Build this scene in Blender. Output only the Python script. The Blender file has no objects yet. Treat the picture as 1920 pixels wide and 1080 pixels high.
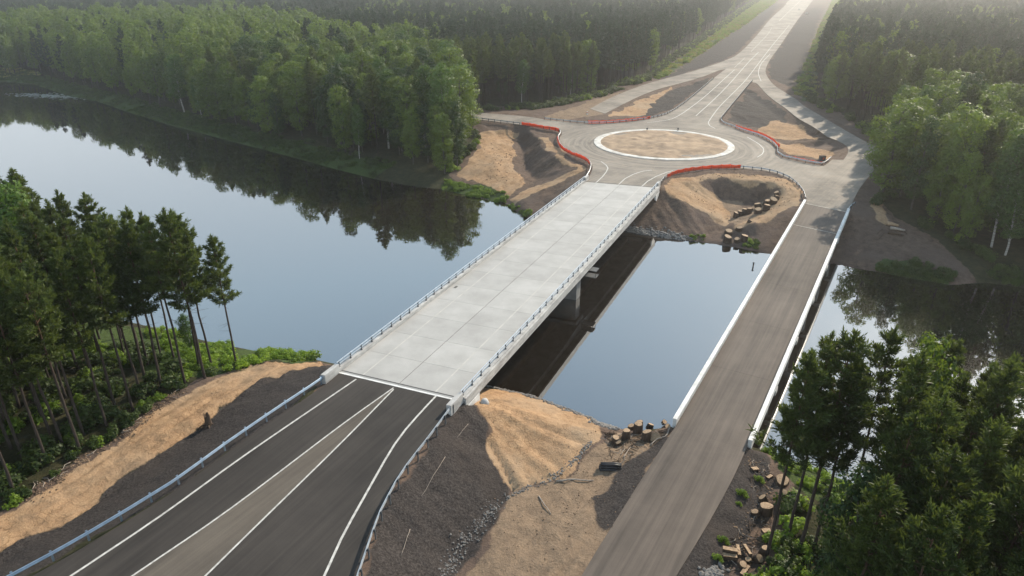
import bpy, math, random
import numpy as np
from mathutils import Vector
from mathutils.geometry import delaunay_2d_cdt

random.seed(7); RNG = np.random.default_rng(7)
SC = bpy.context.scene
COL = SC.collection
R = math.radians

# ------------------------------------------------------------------ camera
CAM_Z, PITCH, FPX = 47.0, R(24.74), 1280.0
cp, sp = math.cos(PITCH), math.sin(PITCH)
cam_d = bpy.data.cameras.new('camera'); cam = bpy.data.objects.new('camera', cam_d); COL.objects.link(cam)
cam.location = (0, 0, CAM_Z); cam.rotation_euler = (R(90) - PITCH, 0, 0)
cam_d.sensor_width = 36; cam_d.lens = 24.0; cam_d.clip_start = 0.5; cam_d.clip_end = 6000
SC.camera = cam

# ------------------------------------------------------------------ sky and sun
SUN_AZ, SUN_EL = R(41), R(30)
world = bpy.data.worlds.new('World'); SC.world = world; world.use_nodes = True
wn = world.node_tree.nodes; wl = world.node_tree.links
sky = wn.new('ShaderNodeTexSky'); sky.sky_type = 'NISHITA'; sky.sun_disc = False
sky.sun_elevation = SUN_EL; sky.sun_rotation = SUN_AZ
sky.air_density = 1.0; sky.dust_density = 1.5; sky.ozone_density = 1.0; sky.altitude = 100
veil = wn.new('ShaderNodeMix'); veil.data_type = 'RGBA'; veil.inputs[0].default_value = 0.72      # even high haze, paler towards the horizon all round
wc = wn.new('ShaderNodeTexCoord'); wz = wn.new('ShaderNodeSeparateXYZ'); wr = wn.new('ShaderNodeValToRGB'); wl.new(wc.outputs['Generated'], wz.inputs[0]); wl.new(wz.outputs[2], wr.inputs[0])
for pos, c in ((0.0, (1.0, 1.0, 1.0)), (0.2, (0.90, 0.97, 1.0)), (0.4, (0.58, 0.75, 0.86)), (0.58, (0.31, 0.45, 0.57)), (1.0, (0.13, 0.20, 0.30))):
    el = wr.color_ramp.elements[0] if pos == 0 else (wr.color_ramp.elements[-1] if pos == 1 else wr.color_ramp.elements.new(pos)); el.position = pos; el.color = (*c, 1)
wm = wn.new('ShaderNodeVectorMath'); wm.operation = 'SCALE'; wm.inputs['Scale'].default_value = 14.5; wl.new(wr.outputs[0], wm.inputs[0])
wl.new(wm.outputs[0], veil.inputs[7]); wl.new(sky.outputs[0], veil.inputs[6])
wl.new(veil.outputs[2], wn['Background'].inputs[0]); wn['Background'].inputs[1].default_value = 0.11
sun_d = bpy.data.lights.new('sun', 'SUN'); sun = bpy.data.objects.new('sun', sun_d); COL.objects.link(sun)
sun_d.energy = 5.0; sun_d.angle = R(0.6); sun_d.color = (1.0, 0.88, 0.71)
S = Vector((math.sin(SUN_AZ) * math.cos(SUN_EL), math.cos(SUN_AZ) * math.cos(SUN_EL), math.sin(SUN_EL)))
sun.rotation_euler = S.to_track_quat('Z', 'Y').to_euler(); sun.location = (150, 180, 140)
SC.view_settings.view_transform = 'Standard'; SC.view_settings.look = 'None'
SC.view_settings.exposure = 0.36; SC.view_settings.gamma = 1.0
SC.cycles.max_bounces = 6; SC.cycles.diffuse_bounces = 2; SC.cycles.glossy_bounces = 3
SC.cycles.transmission_bounces = 3; SC.cycles.volume_bounces = 1; SC.cycles.transparent_max_bounces = 4
SC.cycles.caustics_reflective = False; SC.cycles.caustics_refractive = False

# ------------------------------------------------------------------ helpers
ZR = 6.3            # level of the main road above the river

def P(px, py, z=ZR):
    """point at height z seen at photo pixel (px, py)"""
    u, w = (px - 960) / FPX, (py - 540) / FPX
    t = (CAM_Z - z) / (sp + cp * w)
    return np.array((u * t, (cp - sp * w) * t, z))

def PL(pts, z=ZR):
    return [P(p[0], p[1], p[2] if len(p) > 2 else z) for p in pts]

def dens(pts, step=1.5, smooth=True, closed=False):
    """densify a polyline (Catmull-Rom)"""
    p = [np.array(q, float) for q in pts]; n = len(p); out = []
    segs = n if closed else n - 1
    for i in range(segs):
        a, b = p[i], p[(i + 1) % n]
        if closed: z0, z3 = p[i - 1], p[(i + 2) % n]
        else: z0 = p[i - 1] if i > 0 else 2 * a - b; z3 = p[i + 2] if i + 2 < n else 2 * b - a
        k = max(1, int(np.linalg.norm((b - a)[:2]) / step))
        k = min(k, 60)
        for j in range(k):
            t = j / k
            if smooth:
                q = 0.5 * (2 * a + (b - z0) * t + (2 * z0 - 5 * a + 4 * b - z3) * t * t + (3 * a - z0 - 3 * b + z3) * t ** 3)
            else: q = a + (b - a) * t
            out.append(q)
    if not closed: out.append(p[-1])
    return out

def resample(pts, step):
    p = np.array(pts); d = np.r_[0, np.cumsum(np.linalg.norm(np.diff(p, axis=0), axis=1))]
    n = max(1, int(round(d[-1] / step))); s = np.linspace(0, d[-1], n + 1)
    return np.stack([np.interp(s, d, p[:, k]) for k in range(p.shape[1])], 1)

def inpoly(x, y, poly):
    x = np.asarray(x); y = np.asarray(y); r = np.zeros(x.shape, bool); n = len(poly)
    px = [q[0] for q in poly]; py = [q[1] for q in poly]
    bx = (x >= min(px)) & (x <= max(px)) & (y >= min(py)) & (y <= max(py))
    if not bx.any(): return r
    xs, ys = x[bx], y[bx]; rr = np.zeros(xs.shape, bool)
    for i in range(n):
        x1, y1, x2, y2 = px[i], py[i], px[(i + 1) % n], py[(i + 1) % n]
        if y1 == y2: continue
        c = ((y1 > ys) != (y2 > ys)) & (xs < (x2 - x1) * (ys - y1) / (y2 - y1) + x1)
        rr ^= c
    r[bx] = rr
    return r

def lattice(seed, n=256):
    return np.random.default_rng(seed).random((n, n))
_L = [lattice(s) for s in range(6)]
def vn(x, y, scale, seed=0):
    g = _L[seed % 6]; x = np.asarray(x) / scale + 71.3 * seed; y = np.asarray(y) / scale + 37.7 * seed
    xi = np.floor(x).astype(int); yi = np.floor(y).astype(int); fx = x - xi; fy = y - yi
    fx = fx * fx * (3 - 2 * fx); fy = fy * fy * (3 - 2 * fy); n = 256
    a = g[xi % n, yi % n]; b = g[(xi + 1) % n, yi % n]; c = g[xi % n, (yi + 1) % n]; d = g[(xi + 1) % n, (yi + 1) % n]
    return (a * (1 - fx) + b * fx) * (1 - fy) + (c * (1 - fx) + d * fx) * fy - 0.5
def fbm(x, y, scale, seed=0, oct=4):
    s = 0
    for k in range(oct): s = s + vn(x, y, scale / 2 ** k, seed + k) * 0.55 ** k
    return s

# ---- materials
def nodes(name):
    m = bpy.data.materials.new(name); m.use_nodes = True
    nt = m.node_tree; return m, nt, nt.nodes['Principled BSDF']

def nn(nt, kind, **kw):
    n = nt.nodes.new(kind)
    for k, v in kw.items():
        if k.startswith('i_'): n.inputs[k[2:].replace('_', ' ')].default_value = v
        else: setattr(n, k, v)
    return n
def c4(c): return (c[0], c[1], c[2], 1)
def noise(nt, vec, scale, detail=5, rough=0.6, dist=0.0):
    n = nn(nt, 'ShaderNodeTexNoise'); n.inputs['Scale'].default_value = scale; n.inputs['Detail'].default_value = detail
    n.inputs['Roughness'].default_value = rough; n.inputs['Distortion'].default_value = dist
    if vec is not None: nt.links.new(vec, n.inputs['Vector'])
    return n.outputs['Fac']
def ramp(nt, fac, a, b, ca=(0, 0, 0), cb=(1, 1, 1)):
    n = nn(nt, 'ShaderNodeValToRGB'); n.color_ramp.elements[0].position = a; n.color_ramp.elements[1].position = b
    n.color_ramp.elements[0].color = c4(ca); n.color_ramp.elements[1].color = c4(cb)
    nt.links.new(fac, n.inputs[0]); return n.outputs[0]
def mix(nt, fac, a, b, blend='MIX'):
    n = nn(nt, 'ShaderNodeMix', data_type='RGBA', blend_type=blend)
    for k, v in ((0, fac), (6, a), (7, b)):
        if isinstance(v, (int, float)): n.inputs[k].default_value = v
        elif isinstance(v, tuple): n.inputs[k].default_value = c4(v)
        else: nt.links.new(v, n.inputs[k])
    return n.outputs[2]
def mth(nt, op, a, b=None):
    n = nn(nt, 'ShaderNodeMath', operation=op)
    for k, v in ((0, a), (1, b)):
        if v is None: continue
        if isinstance(v, (int, float)): n.inputs[k].default_value = v
        else: nt.links.new(v, n.inputs[k])
    return n.outputs[0]
def objco(nt, scale=(1, 1, 1), rot=(0, 0, 0)):
    t = nn(nt, 'ShaderNodeTexCoord'); m = nn(nt, 'ShaderNodeMapping')
    m.inputs['Scale'].default_value = scale; m.inputs['Rotation'].default_value = rot
    nt.links.new(t.outputs['Object'], m.inputs[0]); return m.outputs[0]
def bump(nt, bs, h, strength, dist=0.1):
    b = nn(nt, 'ShaderNodeBump'); b.inputs['Strength'].default_value = strength; b.inputs['Distance'].default_value = dist
    nt.links.new(h, b.inputs['Height']); nt.links.new(b.outputs[0], bs.inputs['Normal'])

def simple(name, c1, c2=None, scale=3.0, rough=0.8, bmp=0.0, stretch=(1, 1, 1), metal=0.0, spec=0.4, rot=0):
    m, nt, bs = nodes(name)
    bs.inputs['Roughness'].default_value = rough; bs.inputs['Metallic'].default_value = metal
    bs.inputs['Specular IOR Level'].default_value = spec
    v = objco(nt, stretch, (0, 0, rot))
    f = noise(nt, v, scale, 6)
    c2 = c2 or tuple(x * 0.75 for x in c1)
    nt.links.new(ramp(nt, f, 0.35, 0.65, c2, c1), bs.inputs['Base Color'])
    if bmp: bump(nt, bs, noise(nt, v, scale * 4, 4), bmp)
    return m

def asphalt(name, dark, light, heading, streak=0.5, rough=0.85):
    """asphalt with dusty wheel streaks along heading (radians clockwise from +Y)"""
    m, nt, bs = nodes(name); bs.inputs['Roughness'].default_value = rough; bs.inputs['Specular IOR Level'].default_value = 0.35
    t = nn(nt, 'ShaderNodeTexCoord'); mp = nn(nt, 'ShaderNodeMapping'); mp.inputs['Rotation'].default_value = (0, 0, heading)
    nt.links.new(t.outputs['Object'], mp.inputs[0])
    m2 = nn(nt, 'ShaderNodeMapping'); m2.inputs['Scale'].default_value = (1.1, 0.035, 1); nt.links.new(mp.outputs[0], m2.inputs[0])
    s1 = noise(nt, m2.outputs[0], 1.0, 4, 0.65, 0.3)
    m3 = nn(nt, 'ShaderNodeMapping'); m3.inputs['Scale'].default_value = (3.5, 0.06, 1); nt.links.new(mp.outputs[0], m3.inputs[0])
    s2 = noise(nt, m3.outputs[0], 1.0, 3, 0.6)
    big = noise(nt, t.outputs['Object'], 0.09, 5, 0.65); fine = noise(nt, t.outputs['Object'], 22, 3, 0.8)
    a = mth(nt, 'MULTIPLY', s1, streak); b = mth(nt, 'MULTIPLY', s2, streak * 0.6)
    f = mth(nt, 'ADD', mth(nt, 'ADD', a, b), mth(nt, 'MULTIPLY', big, 1.6 - 1.6 * streak + 0.3))
    col = ramp(nt, mth(nt, 'DIVIDE', f, 1.9), 0.36, 0.64, dark, light)
    col = mix(nt, 0.35, col, ramp(nt, fine, 0.3, 0.7, (0.35, 0.35, 0.35), (0.68, 0.68, 0.68)), 'OVERLAY')
    nt.links.new(col, bs.inputs['Base Color']); bump(nt, bs, fine, 0.25, 0.02)
    return m

def foliage(name, c1, c2, trans=0.35):
    m = bpy.data.materials.new(name); m.use_nodes = True; nt = m.node_tree; nt.nodes.clear()
    out = nn(nt, 'ShaderNodeOutputMaterial'); d = nn(nt, 'ShaderNodeBsdfPrincipled'); tr = nn(nt, 'ShaderNodeBsdfTranslucent')
    d.inputs['Roughness'].default_value = 0.55; d.inputs['Specular IOR Level'].default_value = 0.25
    oi = nn(nt, 'ShaderNodeObjectInfo'); ge = nn(nt, 'ShaderNodeNewGeometry')
    f = noise(nt, objco(nt), 0.9, 3)
    f2 = mth(nt, 'ADD', mth(nt, 'MULTIPLY', f, 0.5), mth(nt, 'MULTIPLY', oi.outputs['Random'], 0.5))
    f3 = mth(nt, 'ADD', mth(nt, 'MULTIPLY', f2, 0.7), mth(nt, 'MULTIPLY', ge.outputs['Random Per Island'], 0.3))
    col = ramp(nt, f3, 0.25, 0.75, c1, c2)
    nt.links.new(col, d.inputs['Base Color']); 
    tc = mix(nt, 0.5, col, tuple(min(1, x * 1.6) for x in (c2[0] * 1.2, c2[1] * 1.1, c2[2] * 0.6)))
    nt.links.new(tc, tr.inputs[0])
    ms = nn(nt, 'ShaderNodeMixShader'); ms.inputs[0].default_value = trans
    nt.links.new(d.outputs[0], ms.inputs[1]); nt.links.new(tr.outputs[0], ms.inputs[2]); nt.links.new(ms.outputs[0], out.inputs[0])
    return m

M = {}
M['asphalt_new'] = asphalt('new dark asphalt', (0.018, 0.0155, 0.0138), (0.054, 0.046, 0.040), R(27), 0.66)
M['asphalt_gore'] = asphalt('dusty asphalt', (0.060, 0.050, 0.041), (0.140, 0.117, 0.093), R(31), 0.66)
def ring_asphalt(name, dark, light, cx, cy):
    m = asphalt(name, dark, light, R(38), 0.35); nt = m.node_tree; bs = nt.nodes['Principled BSDF']; src = bs.inputs['Base Color'].links[0].from_socket
    t = nn(nt, 'ShaderNodeTexCoord'); sx = nn(nt, 'ShaderNodeSeparateXYZ'); nt.links.new(t.outputs['Object'], sx.inputs[0])
    dx = mth(nt, 'SUBTRACT', sx.outputs[0], cx); dy = mth(nt, 'SUBTRACT', sx.outputs[1], cy); r = mth(nt, 'SQRT', mth(nt, 'ADD', mth(nt, 'MULTIPLY', dx, dx), mth(nt, 'MULTIPLY', dy, dy))); a = mth(nt, 'ARCTAN2', dy, dx)
    cb = nn(nt, 'ShaderNodeCombineXYZ'); nt.links.new(mth(nt, 'MULTIPLY', r, 0.9), cb.inputs[0]); nt.links.new(mth(nt, 'MULTIPLY', a, 1.3), cb.inputs[1])
    n = noise(nt, cb.outputs[0], 1.0, 5, 0.7, 0.4); n2 = noise(nt, t.outputs['Object'], 0.35, 6, 0.75, 1.5)
    k = nn(nt, 'ShaderNodeMapRange'); k.inputs[1].default_value = 34; k.inputs[2].default_value = 24; nt.links.new(r, k.inputs[0])
    c = mix(nt, mth(nt, 'MULTIPLY', k.outputs[0], 0.7), src, ramp(nt, n, 0.36, 0.64, dark, light)); c = mix(nt, mth(nt, 'MULTIPLY', ramp(nt, n2, 0.50, 0.72), 0.6), c, (0.34, 0.27, 0.20)); nt.links.new(c, bs.inputs['Base Color']); return m
M['asphalt_ring'] = ring_asphalt('dusty roundabout asphalt', (0.105, 0.092, 0.079), (0.30, 0.26, 0.215), 39.8, 177.0)
M['asphalt_temp'] = asphalt('worn brown asphalt', (0.056, 0.046, 0.039), (0.150, 0.121, 0.100), R(30.5), 0.66)
M['paint'] = simple('road paint', (0.60, 0.58, 0.54), (0.36, 0.345, 0.32), 2.2, 0.7)
M['paint_worn'] = simple('dusty road paint', (0.50, 0.47, 0.42), (0.30, 0.27, 0.235), 0.8, 0.8)
M['paint_faint'] = simple('faint paint on concrete', (0.50, 0.475, 0.43), (0.40, 0.385, 0.355), 0.8, 0.8)
M['concrete'] = simple('bridge deck concrete', (0.47, 0.46, 0.44), (0.37, 0.365, 0.35), 0.35, 0.75, 0.05)
M['concrete_side'] = simple('edge beam concrete', (0.50, 0.49, 0.47), (0.30, 0.29, 0.28), 0.6, 0.8, 0.05, (1, 1, 3))
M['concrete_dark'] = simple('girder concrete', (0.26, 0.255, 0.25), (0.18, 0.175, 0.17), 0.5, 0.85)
M['joint'] = simple('dark joint', (0.07, 0.068, 0.065), (0.12, 0.115, 0.11), 2, 0.9)
M['white'] = simple('white painted parapet', (0.74, 0.73, 0.71), (0.52, 0.51, 0.49), 0.9, 0.6)
M['steel'] = simple('sky-tinted galvanised steel', (0.40, 0.50, 0.60), (0.29, 0.37, 0.46), 1.5, 0.38, 0, (1, 1, 1), 0.75)  # blue of the reflected sky put into the steel colour
M['steel_rail'] = simple('galvanised bridge railing', (0.58, 0.63, 0.68), (0.42, 0.47, 0.52), 1.5, 0.45, 0, (1, 1, 1), 0.4)
M['steel_dark'] = simple('dark steel post', (0.10, 0.11, 0.12), (0.06, 0.065, 0.07), 3, 0.6, 0, (1, 1, 1), 0.3)
M['bark_log'] = simple('log bark', (0.10, 0.065, 0.042), (0.045, 0.03, 0.022), 6, 0.95, 0.6, (1, 1, 0.3))
M['wood_cut'] = simple('fresh cut wood', (0.42, 0.29, 0.18), (0.24, 0.155, 0.09), 7, 0.8)
M['wood_grey'] = simple('weathered wood', (0.36, 0.31, 0.26), (0.22, 0.18, 0.15), 5, 0.9)
M['stone'] = simple('rubble stone', (0.24, 0.225, 0.21), (0.10, 0.095, 0.09), 1.3, 0.9, 0.3)
M['tarp'] = simple('black plastic', (0.028, 0.028, 0.032), (0.015, 0.015, 0.017), 4, 0.45)
M['bark_pine'] = None
def bark_pine():
    m, nt, bs = nodes('pine bark'); bs.inputs['Roughness'].default_value = 0.95
    v = objco(nt, (4, 4, 0.6)); f = noise(nt, v, 3, 5)
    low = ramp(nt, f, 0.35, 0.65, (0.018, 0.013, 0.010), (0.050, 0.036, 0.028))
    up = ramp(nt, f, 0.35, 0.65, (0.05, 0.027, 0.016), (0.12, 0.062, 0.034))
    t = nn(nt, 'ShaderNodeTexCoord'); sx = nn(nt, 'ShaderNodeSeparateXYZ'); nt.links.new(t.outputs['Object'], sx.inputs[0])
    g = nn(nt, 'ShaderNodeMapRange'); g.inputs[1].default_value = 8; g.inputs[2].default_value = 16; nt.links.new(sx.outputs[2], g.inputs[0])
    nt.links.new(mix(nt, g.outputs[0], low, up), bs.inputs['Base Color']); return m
M['bark_pine'] = bark_pine()
M['bark_birch'] = simple('birch bark', (0.50, 0.48, 0.44), (0.16, 0.15, 0.13), 2.2, 0.85, 0.1, (0.6, 0.6, 3))
M['bark_dark'] = simple('grey bark', (0.11, 0.10, 0.085), (0.05, 0.045, 0.04), 3, 0.95, 0.2, (2, 2, 0.5))
M['pine'] = foliage('pine needles', (0.018, 0.037, 0.010), (0.090, 0.122, 0.028), 0.34)
M['pine_far'] = foliage('dark pine needles', (0.012, 0.027, 0.015), (0.036, 0.062, 0.028), 0.22)
M['leaf'] = foliage('birch leaves', (0.024, 0.060, 0.009), (0.135, 0.195, 0.028), 0.40)
M['leaf_b'] = foliage('aspen leaves', (0.020, 0.056, 0.010), (0.090, 0.158, 0.027), 0.38)
M['leaf_c'] = foliage('alder leaves', (0.012, 0.032, 0.009), (0.046, 0.085, 0.020), 0.32)
M['leaf_bright'] = foliage('bright shrub leaves', (0.075, 0.140, 0.016), (0.190, 0.280, 0.036), 0.48)
M['leaf_dark'] = foliage('understorey leaves', (0.020, 0.040, 0.010), (0.066, 0.100, 0.022), 0.36)
M['leaf_sun_tint'] = foliage('lime bank shrub leaves with painted sunlight', (0.105, 0.195, 0.016), (0.235, 0.340, 0.036), 0.48)  # brighter copy of the shrub leaves, sunlight on the bank put into the colour
M['net'] = foliage('orange safety net', (0.62, 0.085, 0.035), (0.85, 0.15, 0.06), 0.5)
M['grass'] = foliage('bank grass', (0.030, 0.060, 0.012), (0.075, 0.118, 0.026), 0.36)
M['grass_dry'] = foliage('roadside grass', (0.14, 0.16, 0.05), (0.26, 0.27, 0.10), 0.4)

# ---- objects
def link(o, parent=None):
    COL.objects.link(o)
    if parent is not None: o.parent = parent
    return o
def tag(o, label=None, cat=None, group=None, kind=None):
    if label: o['label'] = label
    if cat: o['category'] = cat
    if group: o['group'] = group
    if kind: o['kind'] = kind
    return o
def empty(name, loc=(0, 0, 0), rz=0.0):
    o = bpy.data.objects.new(name, None); o.location = [float(x) for x in loc]; o.rotation_euler = (0, 0, rz); o.empty_display_size = 0.3
    return link(o)
def mesh_data(name, v, f, mat=None, smooth=False):
    me = bpy.data.meshes.new(name); me.from_pydata([tuple(map(float, q)) for q in v], [], [tuple(q) for q in f]); me.update()
    if mat is not None: me.materials.append(mat)
    if smooth: me.polygons.foreach_set('use_smooth', [True] * len(me.polygons))
    return me
def mobj(name, v, f, mat, parent=None, smooth=False):
    """linked mesh object; vertices are in the parent's local space"""
    return link(bpy.data.objects.new(name, mesh_data(name, v, f, mat, smooth)), parent)

def tri_mesh_np(name, V, F, mat, smooth=False):
    """fast mesh from numpy arrays; F (n,k) of equal polygon size"""
    me = bpy.data.meshes.new(name); n, k = F.shape
    me.vertices.add(len(V)); me.vertices.foreach_set('co', np.asarray(V, np.float32).ravel())
    me.loops.add(n * k); me.loops.foreach_set('vertex_index', F.astype(np.int32).ravel())
    me.polygons.add(n); me.polygons.foreach_set('loop_start', np.arange(0, n * k, k, dtype=np.int32))
    try: me.polygons.foreach_set('loop_total', np.full(n, k, np.int32))
    except Exception: pass
    if smooth: me.polygons.foreach_set('use_smooth', np.ones(n, bool))
    me.update(calc_edges=True); me.validate()
    if mat is not None: me.materials.append(mat)
    return me

BOXF = [(0, 3, 2, 1), (4, 5, 6, 7), (0, 1, 5, 4), (1, 2, 6, 5), (2, 3, 7, 6), (3, 0, 4, 7)]
class MB:
    def __init__(s): s.v = []; s.f = []
    def quad_prism(s, q, z0, z1):
        """q: four plan corners counter-clockwise; z0/z1 number or list of four"""
        b = len(s.v); z0 = z0 if hasattr(z0, '__len__') else [z0] * 4; z1 = z1 if hasattr(z1, '__len__') else [z1] * 4
        s.v += [(q[i][0], q[i][1], z0[i]) for i in range(4)] + [(q[i][0], q[i][1], z1[i]) for i in range(4)]
        s.f += [tuple(b + j for j in f) for f in BOXF]; return s
    def box(s, c, d, rz=0.0, tilt=0.0):
        """box centred at c"""
        b = len(s.v); cr, sr = math.cos(rz), math.sin(rz); ct, st = math.cos(tilt), math.sin(tilt)
        for k in range(8):
            x = (-1, 1, 1, -1)[k % 4] * d[0] / 2; y = (-1, -1, 1, 1)[k % 4] * d[1] / 2; z = (-1 if k < 4 else 1) * d[2] / 2
            x, z = x * ct + z * st, -x * st + z * ct
            s.v.append((c[0] + x * cr - y * sr, c[1] + x * sr + y * cr, c[2] + z))
        s.f += [tuple(b + j for j in f) for f in BOXF]; return s
    def tube(s, pts, rad, n=6, cap=True):
        b0 = len(s.v); pts = [Vector(tuple(map(float, p))) for p in pts]; m = len(pts)
        for i, p in enumerate(pts):
            d = (pts[min(i + 1, m - 1)] - pts[max(i - 1, 0)]).normalized()
            a = d.cross(Vector((0, 0, 1)) if abs(d.z) < 0.9 else Vector((1, 0, 0))).normalized(); c = d.cross(a)
            r = rad[i] if hasattr(rad, '__len__') else rad
            for k in range(n):
                t = 2 * math.pi * k / n; q = p + (a * math.cos(t) + c * math.sin(t)) * r; s.v.append(tuple(q))
        for i in range(m - 1):
            for k in range(n):
                a = b0 + i * n + k; c = b0 + i * n + (k + 1) % n; s.f.append((a, c, c + n, a + n))
        if cap:
            s.f.append(tuple(b0 + k for k in range(n))[::-1]); s.f.append(tuple(b0 + (m - 1) * n + k for k in range(n)))
        return s
    def sweep(s, prof, path, cap=True):
        """sweep a closed profile [(offset to the right, dz)] along a path of 3D points"""
        b0 = len(s.v); n = len(prof); m = len(path); path = [np.array(p, float) for p in path]
        for i in range(m):
            d = path[min(i + 1, m - 1)] - path[max(i - 1, 0)]; L = math.hypot(d[0], d[1]) or 1; rx, ry = d[1] / L, -d[0] / L
            for (o, z) in prof: s.v.append((path[i][0] + rx * o, path[i][1] + ry * o, path[i][2] + z))
        for i in range(m - 1):
            for k in range(n):
                a = b0 + i * n + k; c = b0 + i * n + (k + 1) % n; s.f.append((a, c, c + n, a + n))
        if cap:
            s.f.append(tuple(b0 + k for k in range(n))[::-1]); s.f.append(tuple(b0 + (m - 1) * n + k for k in range(n)))
        return s
    def build(s, name, mat, parent=None, smooth=False): return mobj(name, s.v, s.f, mat, parent, smooth)
    def data(s, name, mat, smooth=False): return mesh_data(name, s.v, s.f, mat, smooth)

def poly_sheet(name, outer, holes, mat, zf, parent=None, grid=None, thick=0.1, dz=0.0):
    """a paved sheet: plan polygon with holes, height from zf(x, y), with a skirt round its edge"""
    co = []; ed = []
    rings = [outer] + list(holes)
    for ring in rings:
        b = len(co); co += [Vector((float(p[0]), float(p[1]))) for p in ring]
        ed += [(b + i, b + (i + 1) % len(ring)) for i in range(len(ring))]
    if grid:
        A = np.array([(p[0], p[1]) for p in outer]); gx, gy = np.meshgrid(np.arange(A[:, 0].min(), A[:, 0].max(), grid), np.arange(A[:, 1].min(), min(A[:, 1].max(), 330), grid))
        k = inpoly(gx, gy, outer)
        for h in holes: k &= ~inpoly(gx, gy, h)
        co += [Vector((float(a), float(b))) for a, b in zip(gx[k], gy[k])]
    v, e, f, *_ = delaunay_2d_cdt(co, ed, [], 0, 1e-4)
    cx = np.array([sum(v[i].x for i in t) / len(t) for t in f]); cy = np.array([sum(v[i].y for i in t) / len(t) for t in f])
    k = inpoly(cx, cy, outer)
    for h in holes: k &= ~inpoly(cx, cy, h)
    X = np.array([p.x for p in v]); Y = np.array([p.y for p in v]); Z = zf(X, Y) + dz
    V = [(a, b, c) for a, b, c in zip(X, Y, Z)]; F = []
    for i in range(len(f)):
        if k[i]:
            t = list(f[i]); a, b, c = (v[j] for j in t[:3])
            if (b - a).x * (c - a).y - (b - a).y * (c - a).x < 0: t = t[::-1]
            F.append(tuple(t))
    if thick:
        for ring in rings:
            A = np.array([(p[0], p[1]) for p in ring]); z = zf(A[:, 0], A[:, 1]) + dz; b = len(V); n = len(ring)
            V += [(A[i, 0], A[i, 1], z[i]) for i in range(n)] + [(A[i, 0], A[i, 1], z[i] - thick) for i in range(n)]
            F += [(b + i, b + n + i, b + n + (i + 1) % n, b + (i + 1) % n) for i in range(n)]
    return mobj(name, V, F, mat, parent)

def strip(name, path, width, mat, parent, dz=0.012, dash=None):
    """painted line lying on a road"""
    path = [np.array(p, float) for p in path]; V = []; F = []
    for i, p in enumerate(path):
        d = path[min(i + 1, len(path) - 1)] - path[max(i - 1, 0)]; L = math.hypot(d[0], d[1]) or 1; r = np.array((d[1], -d[0])) / L * width / 2
        V += [(p[0] - r[0], p[1] - r[1], p[2] + dz), (p[0] + r[0], p[1] + r[1], p[2] + dz)]
    F = [(2 * i, 2 * i + 1, 2 * i + 3, 2 * i + 2) for i in range(len(path) - 1)]
    return mobj(name, V, F, mat, parent)

# ------------------------------------------------------------------ layout of the roads (plan positions in metres)
flat = lambda x, y: np.full(np.shape(x), ZR)
# main bridge corners: near-left, near-right, far-right, far-left of the carriageway
A1, B1, D1, C1 = P(638, 697), P(860, 749), P(1229, 352), P(1098, 341)
def BR(s, t, z=ZR):
    """point on the main bridge: s 0..1 along, t 0..1 left to right"""
    p = (A1 * (1 - t) + B1 * t) * (1 - s) + (C1 * (1 - t) + D1 * t) * s
    return np.array((p[0], p[1], z))
# temporary bridge corners; it climbs from the near bank to the roundabout
Z2N, Z2F = 2.9, 5.3
A2, B2, D2, C2 = P(1268, 797, Z2N), P(1401, 835, Z2N), P(1588, 397, Z2F), P(1511, 381, Z2F)
def B2P(s, t, dz=0.0):
    p = (A2 * (1 - t) + B2 * t) * (1 - s) + (C2 * (1 - t) + D2 * t) * s
    return np.array((p[0], p[1], Z2N + (Z2F - Z2N) * s + dz))
F2 = (C2 + D2) / 2; d2 = (F2 - (A2 + B2) / 2)[:2]; d2 = d2 / np.linalg.norm(d2); n2 = np.array((d2[1], -d2[0]))
def zroad(x, y):
    """pavement level: flat, dipping towards the temporary bridge"""
    a = (np.asarray(x) - F2[0]) * d2[0] + (np.asarray(y) - F2[1]) * d2[1]; l = (np.asarray(x) - F2[0]) * n2[0] + (np.asarray(y) - F2[1]) * n2[1]
    k = np.clip(a / 34, 0, 1); k = k * k * (3 - 2 * k); side = np.clip((l + 24) / 18, 0, 1)
    return ZR - (ZR - Z2F) * (1 - k) * side

def ext(pts, dist, end=True):
    """prolong a polyline"""
    a, b = (pts[-2], pts[-1]) if end else (pts[1], pts[0]); d = (b - a); d = d / np.linalg.norm(d[:2]); q = b + d * dist
    return pts + [q] if end else [q] + pts
# near approach road
LE = ext(PL([(60, 1080), (133, 1040), (233, 980), (333, 917), (433, 843), (533, 773), (613, 719), (638, 698)]), 14, False)
RE = ext(PL([(667, 1080), (707, 967), (743, 900), (797, 830), (856, 750)]), 14, False)
LEd, REd = dens(LE, 2.5), dens(RE, 2.5)
near_poly = LEd + REd[::-1]
# temporary road on the near bank
TL = ext(PL([(1090, 1080), (1120, 1030), (1180, 935), (1235, 848), (1268, 797)], Z2N), 14, False)
TR = ext(PL([(1268, 1080), (1330, 978), (1375, 895), (1401, 837)], Z2N), 14, False)
TLd, TRd = dens(TL, 2.5), dens(TR, 2.5)
temp_poly = TLd + TRd[::-1]
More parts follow.
